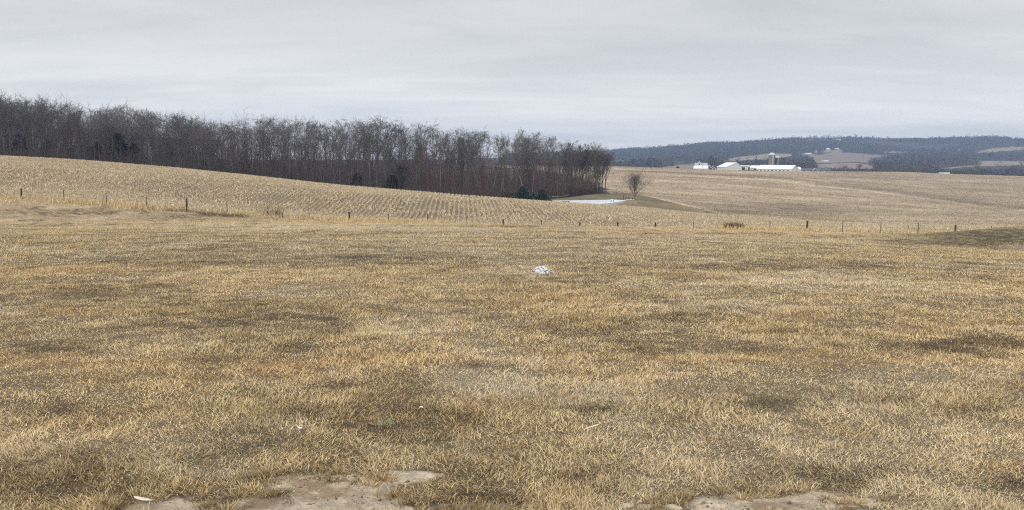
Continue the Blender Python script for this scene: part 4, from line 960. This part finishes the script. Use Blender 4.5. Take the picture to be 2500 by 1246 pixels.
nr_ = 420; yr = 2820 + 160 * rng.random(nr_); pr = 1480 + 1060 * rng.random(nr_); kr = fbm(pr * .012, pr * 0, 171, 3) > .46; yr, pr = yr[kr], pr[kr]; hr = 13 + 11 * rng.random(len(pr)) ** 2
fv3 = crowns((pr - 1250) / FPX * yr, yr, hr, hr * .75, 26, HC, hr * .16)
k2 = rng.random(n) < .035
x2, y2 = x[k2], y[k2]; h2 = 11 + 7 * rng.random(len(x2)); fv2 = crowns(x2, y2, h2, h2 * .35, 20, [(.022, .03, .024)], h2 * .22)
fj = join([fv, fv2, fv3])
tag(link('far_woods', fast_mesh('far_woods', fj[0], fj[1], M['twigstuff'], fj[2])), 'bluish bare woods covering the far hill and valley', 'woods', kind='stuff')
# hedgerow trees in the valley just beyond the crest
hl = [(2015,408),(2040,402),(2062,403),(2088,399),(2105,406),(2136,404),(2160,397),(2196,396),(2228,402),(2245,404),(2262,401),(2283,404),(2345,406),(2363,404),(2380,400),(2398,408),(2427,398),(2450,404),(2470,402),(2490,402),(2510,400),(2330,410),(2415,407),(2440,409),(2460,409),(2180,406),(2210,408),(2122,409),(2075,409),(2030,410),(1760,404),(1835,402),(1960,407)]
for i, (px, tp) in enumerate(hl):
    dep = 880 + 60 * rng.random(); p = at(px, dep); h = CZ + float(ray(px, tp)[2] / ray(px, tp)[1]) * dep - p[2]
    tree(('round', 'flat', 'slim')[i % 3] if i % 3 != 2 else 'round', i, p, max(h, 5), rng.random() * 6.28, 'bare hedgerow tree in the valley just beyond the crest of the field', 'tree', 'valley hedgerow trees beyond the crest', 1.25, 'hedgerow_tree')
n = 1500; px = 1985 + 560 * rng.random(n); y = 850 + 130 * rng.random(n); x = (px - 1250) / FPX * y
z = ground(x, y); lim = np.interp(px, [1985, 2135, 2250, 2350, 2520], [408, 411, 412, 413, 410])
_, gy = proj(x, y, z); hh = np.clip((gy - lim) / FPX * y, 2, 16) * (.6 + .4 * rng.random(n))
hv = crowns(x, y, hh, hh * .7, 22, [(.105, .088, .083), (.125, .10, .09), (.085, .075, .072)], hh * .2)
tag(link('valley_brush', fast_mesh('valley_brush', hv[0], hv[1], M['twigstuff'], hv[2])), 'dark band of brush along the valley behind the field crest', 'brush', kind='stuff')

# ------------------------------------------------------------------ things around the pond
p = on_ground(1495, 497.5, 150, 260); p[2] = max(p[2], PZ + .12)
e = empty('garden_bench', p, .3); e.scale = (.8, .8, .8); tag(e, 'small pale bench standing on the pond ice near its right bank', 'bench')
MB().box(-.48, .48, -.2, .2, .40, .45).build('seat', M['white'], e); MB().box(-.48, .48, .2, .25, .5, .85).build('backrest', M['white'], e)
for x in (-.42, .42):
    for y in (-.16, .22): MB().box(x - .04, x + .04, y - .03, y + .03, 0, .40 if y < 0 else .5).build('leg', M['steel_post'], e)
x_, y_, z_ = ray(1381, 494.0); k_ = float((PZ + .12 - CZ) / z_)
e = empty('dock_board', (float(x_) * k_, float(y_) * k_, PZ + .12), .05); tag(e, 'grey plank dock lying on the near left part of the ice', 'dock')
MB().box(-.9, .9, -.5, .5, .16, .24).build('deck', M['concrete_dark'], e)
for x in (-.7, .7): MB().box(x - .06, x + .06, -.45, .45, 0, .16).build('float', M['dark'], e)
p = at(1521, 208.5); e = empty('bank_post', p); tag(e, 'short dark post on the far bank of the pond', 'post'); MB().tube((0, 0, -.2), (0, 0, 1.0), .09, .08, 8).build('shaft', M['wood_post'], e); MB().tube((0, 0, 1.0), (0, 0, 1.06), .1, .06, 8).build('cap', M['wood_post'], e)
p = at(1535, 208.0); e = empty('plank_bench', p, .1); tag(e, 'low dark plank bench between the bank post and the young tree', 'bench')
MB().box(-1.1, 1.1, -.18, .18, .42, .48).build('seat', M['wood_post'], e)
for x in (-.9, 0, .9): MB().box(x - .06, x + .06, -.15, .15, -.1, .42).build('leg', M['wood_post'], e)

# ------------------------------------------------------------------ things lying on the lawn
def lump(name, px, py, wpx, hpx, m, label, cat, seed, dpt=.7, rough=.35, sub=4, sink=.25):
    import bmesh
    p = on_ground(px, py); s = p[1] / FPX; bm = bmesh.new(); bmesh.ops.create_icosphere(bm, subdivisions=sub, radius=1)
    co = np.array([v.co for v in bm.verts]); nn = (fbm(co[:, 0] * 1.6 + seed, co[:, 1] * 1.6 + co[:, 2], seed, 4) - .5) * 2 + (fbm(co[:, 2] * 3 + seed, co[:, 0] * 3, seed + 5, 3) - .5)
    co = co * (1 + rough * nn[:, None]) * np.array([wpx * s / 2, wpx * s / 2 * dpt, hpx * s])
    for v, c in zip(bm.verts, co): v.co = c
    me = bpy.data.meshes.new(name); bm.to_mesh(me); bm.free(); me.shade_smooth(); me.materials.append(m)
    o = link(name, me); o.location = (p[0], p[1], p[2] - hpx * s * sink); return tag(o, label, cat)
snowm = mat('dirty_snow', (0.86, 0.875, 0.90), rough=.6, bump=(18, .9, .05))
t = snowm.node_tree; bs = t.nodes['Principled BSDF']; nz = t.nodes.new('ShaderNodeTexNoise'); nz.inputs['Scale'].default_value = 16; nz.inputs['Detail'].default_value = 5; nz.inputs['Roughness'].default_value = .7
tcn = t.nodes.new('ShaderNodeTexCoord'); t.links.new(tcn.outputs['Object'], nz.inputs['Vector'])
cr_ = t.nodes.new('ShaderNodeValToRGB'); cr_.color_ramp.elements[0].position = .41; cr_.color_ramp.elements[0].color = (.10, .085, .06, 1); cr_.color_ramp.elements[1].position = .52; cr_.color_ramp.elements[1].color = (.77, .785, .81, 1)
t.links.new(nz.outputs[0], cr_.inputs[0]); t.links.new(cr_.outputs[0], bs.inputs['Base Color'])
lump('snow_pile', 1322, 667, 60, 16, snowm, 'last dirty white heap of snow on the lawn', 'snow pile', 9, .65, .3, 5, .12)
stm = mat('pale_stone', (.55, .47, .33), noise=[(40, .8, 1.2)])
lump('stone', 1591, 1195, 12, 5, stm, 'small rounded yellowish stone on the worn turf', 'stone', 2, .8, .2, 3)
clod = mat('pale_clod', (.50, .44, .33), noise=[(25, .75, 1.2)], bump=(30, .8, .02))
for i, (px, py, wpx, hpx, lb) in enumerate([(1530, 1236, 44, 9, 'pale dry clod at the left of the cracked row by the frame bottom'), (1575, 1238, 46, 10, 'widest pale clod in the middle of the cracked row'), (1638, 1240, 58, 10, 'pale clod at the right end of the cracked row'),
      (2305, 1142, 30, 4, 'thin pale clod left of the flat pale slab'), (2345, 1148, 46, 5, 'flat pale slab of dry mud in the turf at the right')]):
    lump('mud_clod', px, py, wpx, hpx, clod, lb, 'clod', 20 + i, .55, .3, 4, .35)
brown = mat('brown_clod', (.20, .145, .095), noise=[(25, .7, 1.3)], bump=(30, .9, .02))
for i, (px, py, wpx, hpx, lb) in enumerate([(1085, 1243, 60, 18, 'brown earth clod at the right end of the bare mud'), (1150, 1242, 70, 20, 'middle brown earth clod beside the bare mud'), (1225, 1243, 80, 17, 'brown earth clod farthest from the bare mud')]):
    lump('earth_clod', px, py, wpx, hpx, brown, lb, 'clod', 40 + i, .5, .4, 4, .4)
lump('dark_clod', 1577, 572, 5, 4, M['dark'], 'small dark clod far out on the lawn below the fence', 'clod', 60, .8, .2, 2)
# crumbs of dry soil on the bare ground
n = 60000; y = 3.2 + 3.2 * rng.random(n); x = y * (rng.random(n) * 2 - 1) * .68; z = ground(x, y); st = lawn_state(x, y, z); k = (st[4][0] > .35) & (rng.random(n) < .09 + .35 * (fbm(x * 3, y * 5, 181, 3) > .56)); x, y, z = x[k], y[k], z[k]; n = len(x)
ico = np.array([(1,0,0),(-1,0,0),(0,1,0),(0,-1,0),(0,0,1),(0,0,-1)], float); icf = np.array([(0,2,4),(2,1,4),(1,3,4),(3,0,4),(2,0,5),(1,2,5),(3,1,5),(0,3,5)])
sz = .003 + .011 * rng.random(n) ** 3; V = np.stack([x, y, z], 1)[:, None] + ico[None] * sz[:, None, None] * (.6 + .8 * rng.random((n, 6, 1)))
cc = np.array([(.40,.32,.23),(.26,.19,.125),(.17,.12,.08),(.48,.41,.31)])[rng.integers(0, 4, n)]
tag(link('soil_crumbs', fast_mesh('soil_crumbs', V.reshape(-1, 3), (icf[None] + (np.arange(n) * 6)[:, None, None]).reshape(-1, 3), M['straw'], np.repeat(cc, 6, axis=0))), 'small dry crumbs scattered on the bare mud', 'soil crumbs', kind='stuff')
# scraps
def ribbon(name, px, py, pts, wid, m, label, cat, lift=.02, thick=.002):
    p = on_ground(px, py); s = p[1] / FPX; V, F_ = [], []
    for i, (dx, dz, dw) in enumerate(pts):
        for q in (-1, 1):
            for zt in (0, thick): V.append((dx * s, q * wid * dw / 2, lift + dz * s + .004 * q * math.sin(i) + zt))
    for i in range(len(pts) - 1):
        o = i * 4
        F_ += [(o, o + 2, o + 6, o + 4), (o + 1, o + 5, o + 7, o + 3), (o, o + 4, o + 5, o + 1), (o + 2, o + 3, o + 7, o + 6)]
    me = bpy.data.meshes.new(name); me.from_pydata(V, [], F_); me.update(); me.shade_smooth(); me.materials.append(m); o = link(name, me); o.location = p; return tag(o, label, cat)
husk = mat('bleached_husk', (.74, .67, .56), rough=.7)
ribbon('corn_husk', 355, 1236, [(-28, 9, .3), (-20, 6, .8), (-8, 3, 1), (6, 1, 1.1), (18, -1, .9), (26, 0, .2)], .022, husk, 'long bleached husk lying in the grass at the lower left', 'husk', .035)
grn = mat('green_plastic', (.20, .44, .30), rough=.5)
p = on_ground(945, 1052); e = empty('green_netting', p); tag(e, 'scrap of green plastic netting tangled in the worn turf', 'netting')
m = MB(); R = random.Random(3); s = p[1] / FPX
for i in range(22):
    a = Vector((R.uniform(-21, 19) * s, R.uniform(-.05, .05), R.uniform(.04, .075))); b_ = a + Vector((R.uniform(-9, 9) * s, R.uniform(-.03, .03), R.uniform(-.02, .02))); m.tube(a, b_, .0016, .0016, 5)
m.build('strands', grn, e)
wht = mat('white_scrap', (.80, .78, .74), rough=.6)
ribbon('paper_scrap', 732, 1060, [(-6, 5, .5), (-2, 2, 1), (3, 1, 1), (7, 3, .5)], .016, wht, 'little white scrap on the grass left of the green netting', 'scrap', .04)
ribbon('paper_scrap', 1028, 1008, [(-5, 0, .6), (0, 2, 1), (5, 1, .5)], .016, wht, 'little white scrap in the dark soil above the green netting', 'scrap', .04)
ribbon('dry_straw', 1445, 1062, [(-22, -4, .6), (-8, 1, 1), (8, 6, 1), (24, 12, .4)], .006, husk, 'single pale straw lying across the turf right of centre', 'straw', .05)

# ------------------------------------------------------------------ haze
hz = MB().box(-5200, 5200, -120, 5300, -75, 135).build('haze', None) if False else None
me = bpy.data.meshes.new('haze'); mbx = MB().box(-5500, 5500, -3600, 3560, float(GZ.min()) - 1.0, 125); me.from_pydata(mbx.V, [], mbx.F); me.update()
hm = bpy.data.materials.new('haze_air'); hm.use_nodes = True; t = hm.node_tree; t.nodes.clear()
vo = t.nodes.new('ShaderNodeVolumePrincipled'); vo.inputs['Color'].default_value = (0.50, 0.68, 0.98, 1); vo.inputs['Density'].default_value = 2.4e-4
mo = t.nodes.new('ShaderNodeOutputMaterial'); t.links.new(vo.outputs[0], mo.inputs['Volume'])
try: hm.cycles.homogeneous_volume = True
except Exception: pass
me.materials.append(hm); tag(link('haze', me), kind='stuff')
print("done")
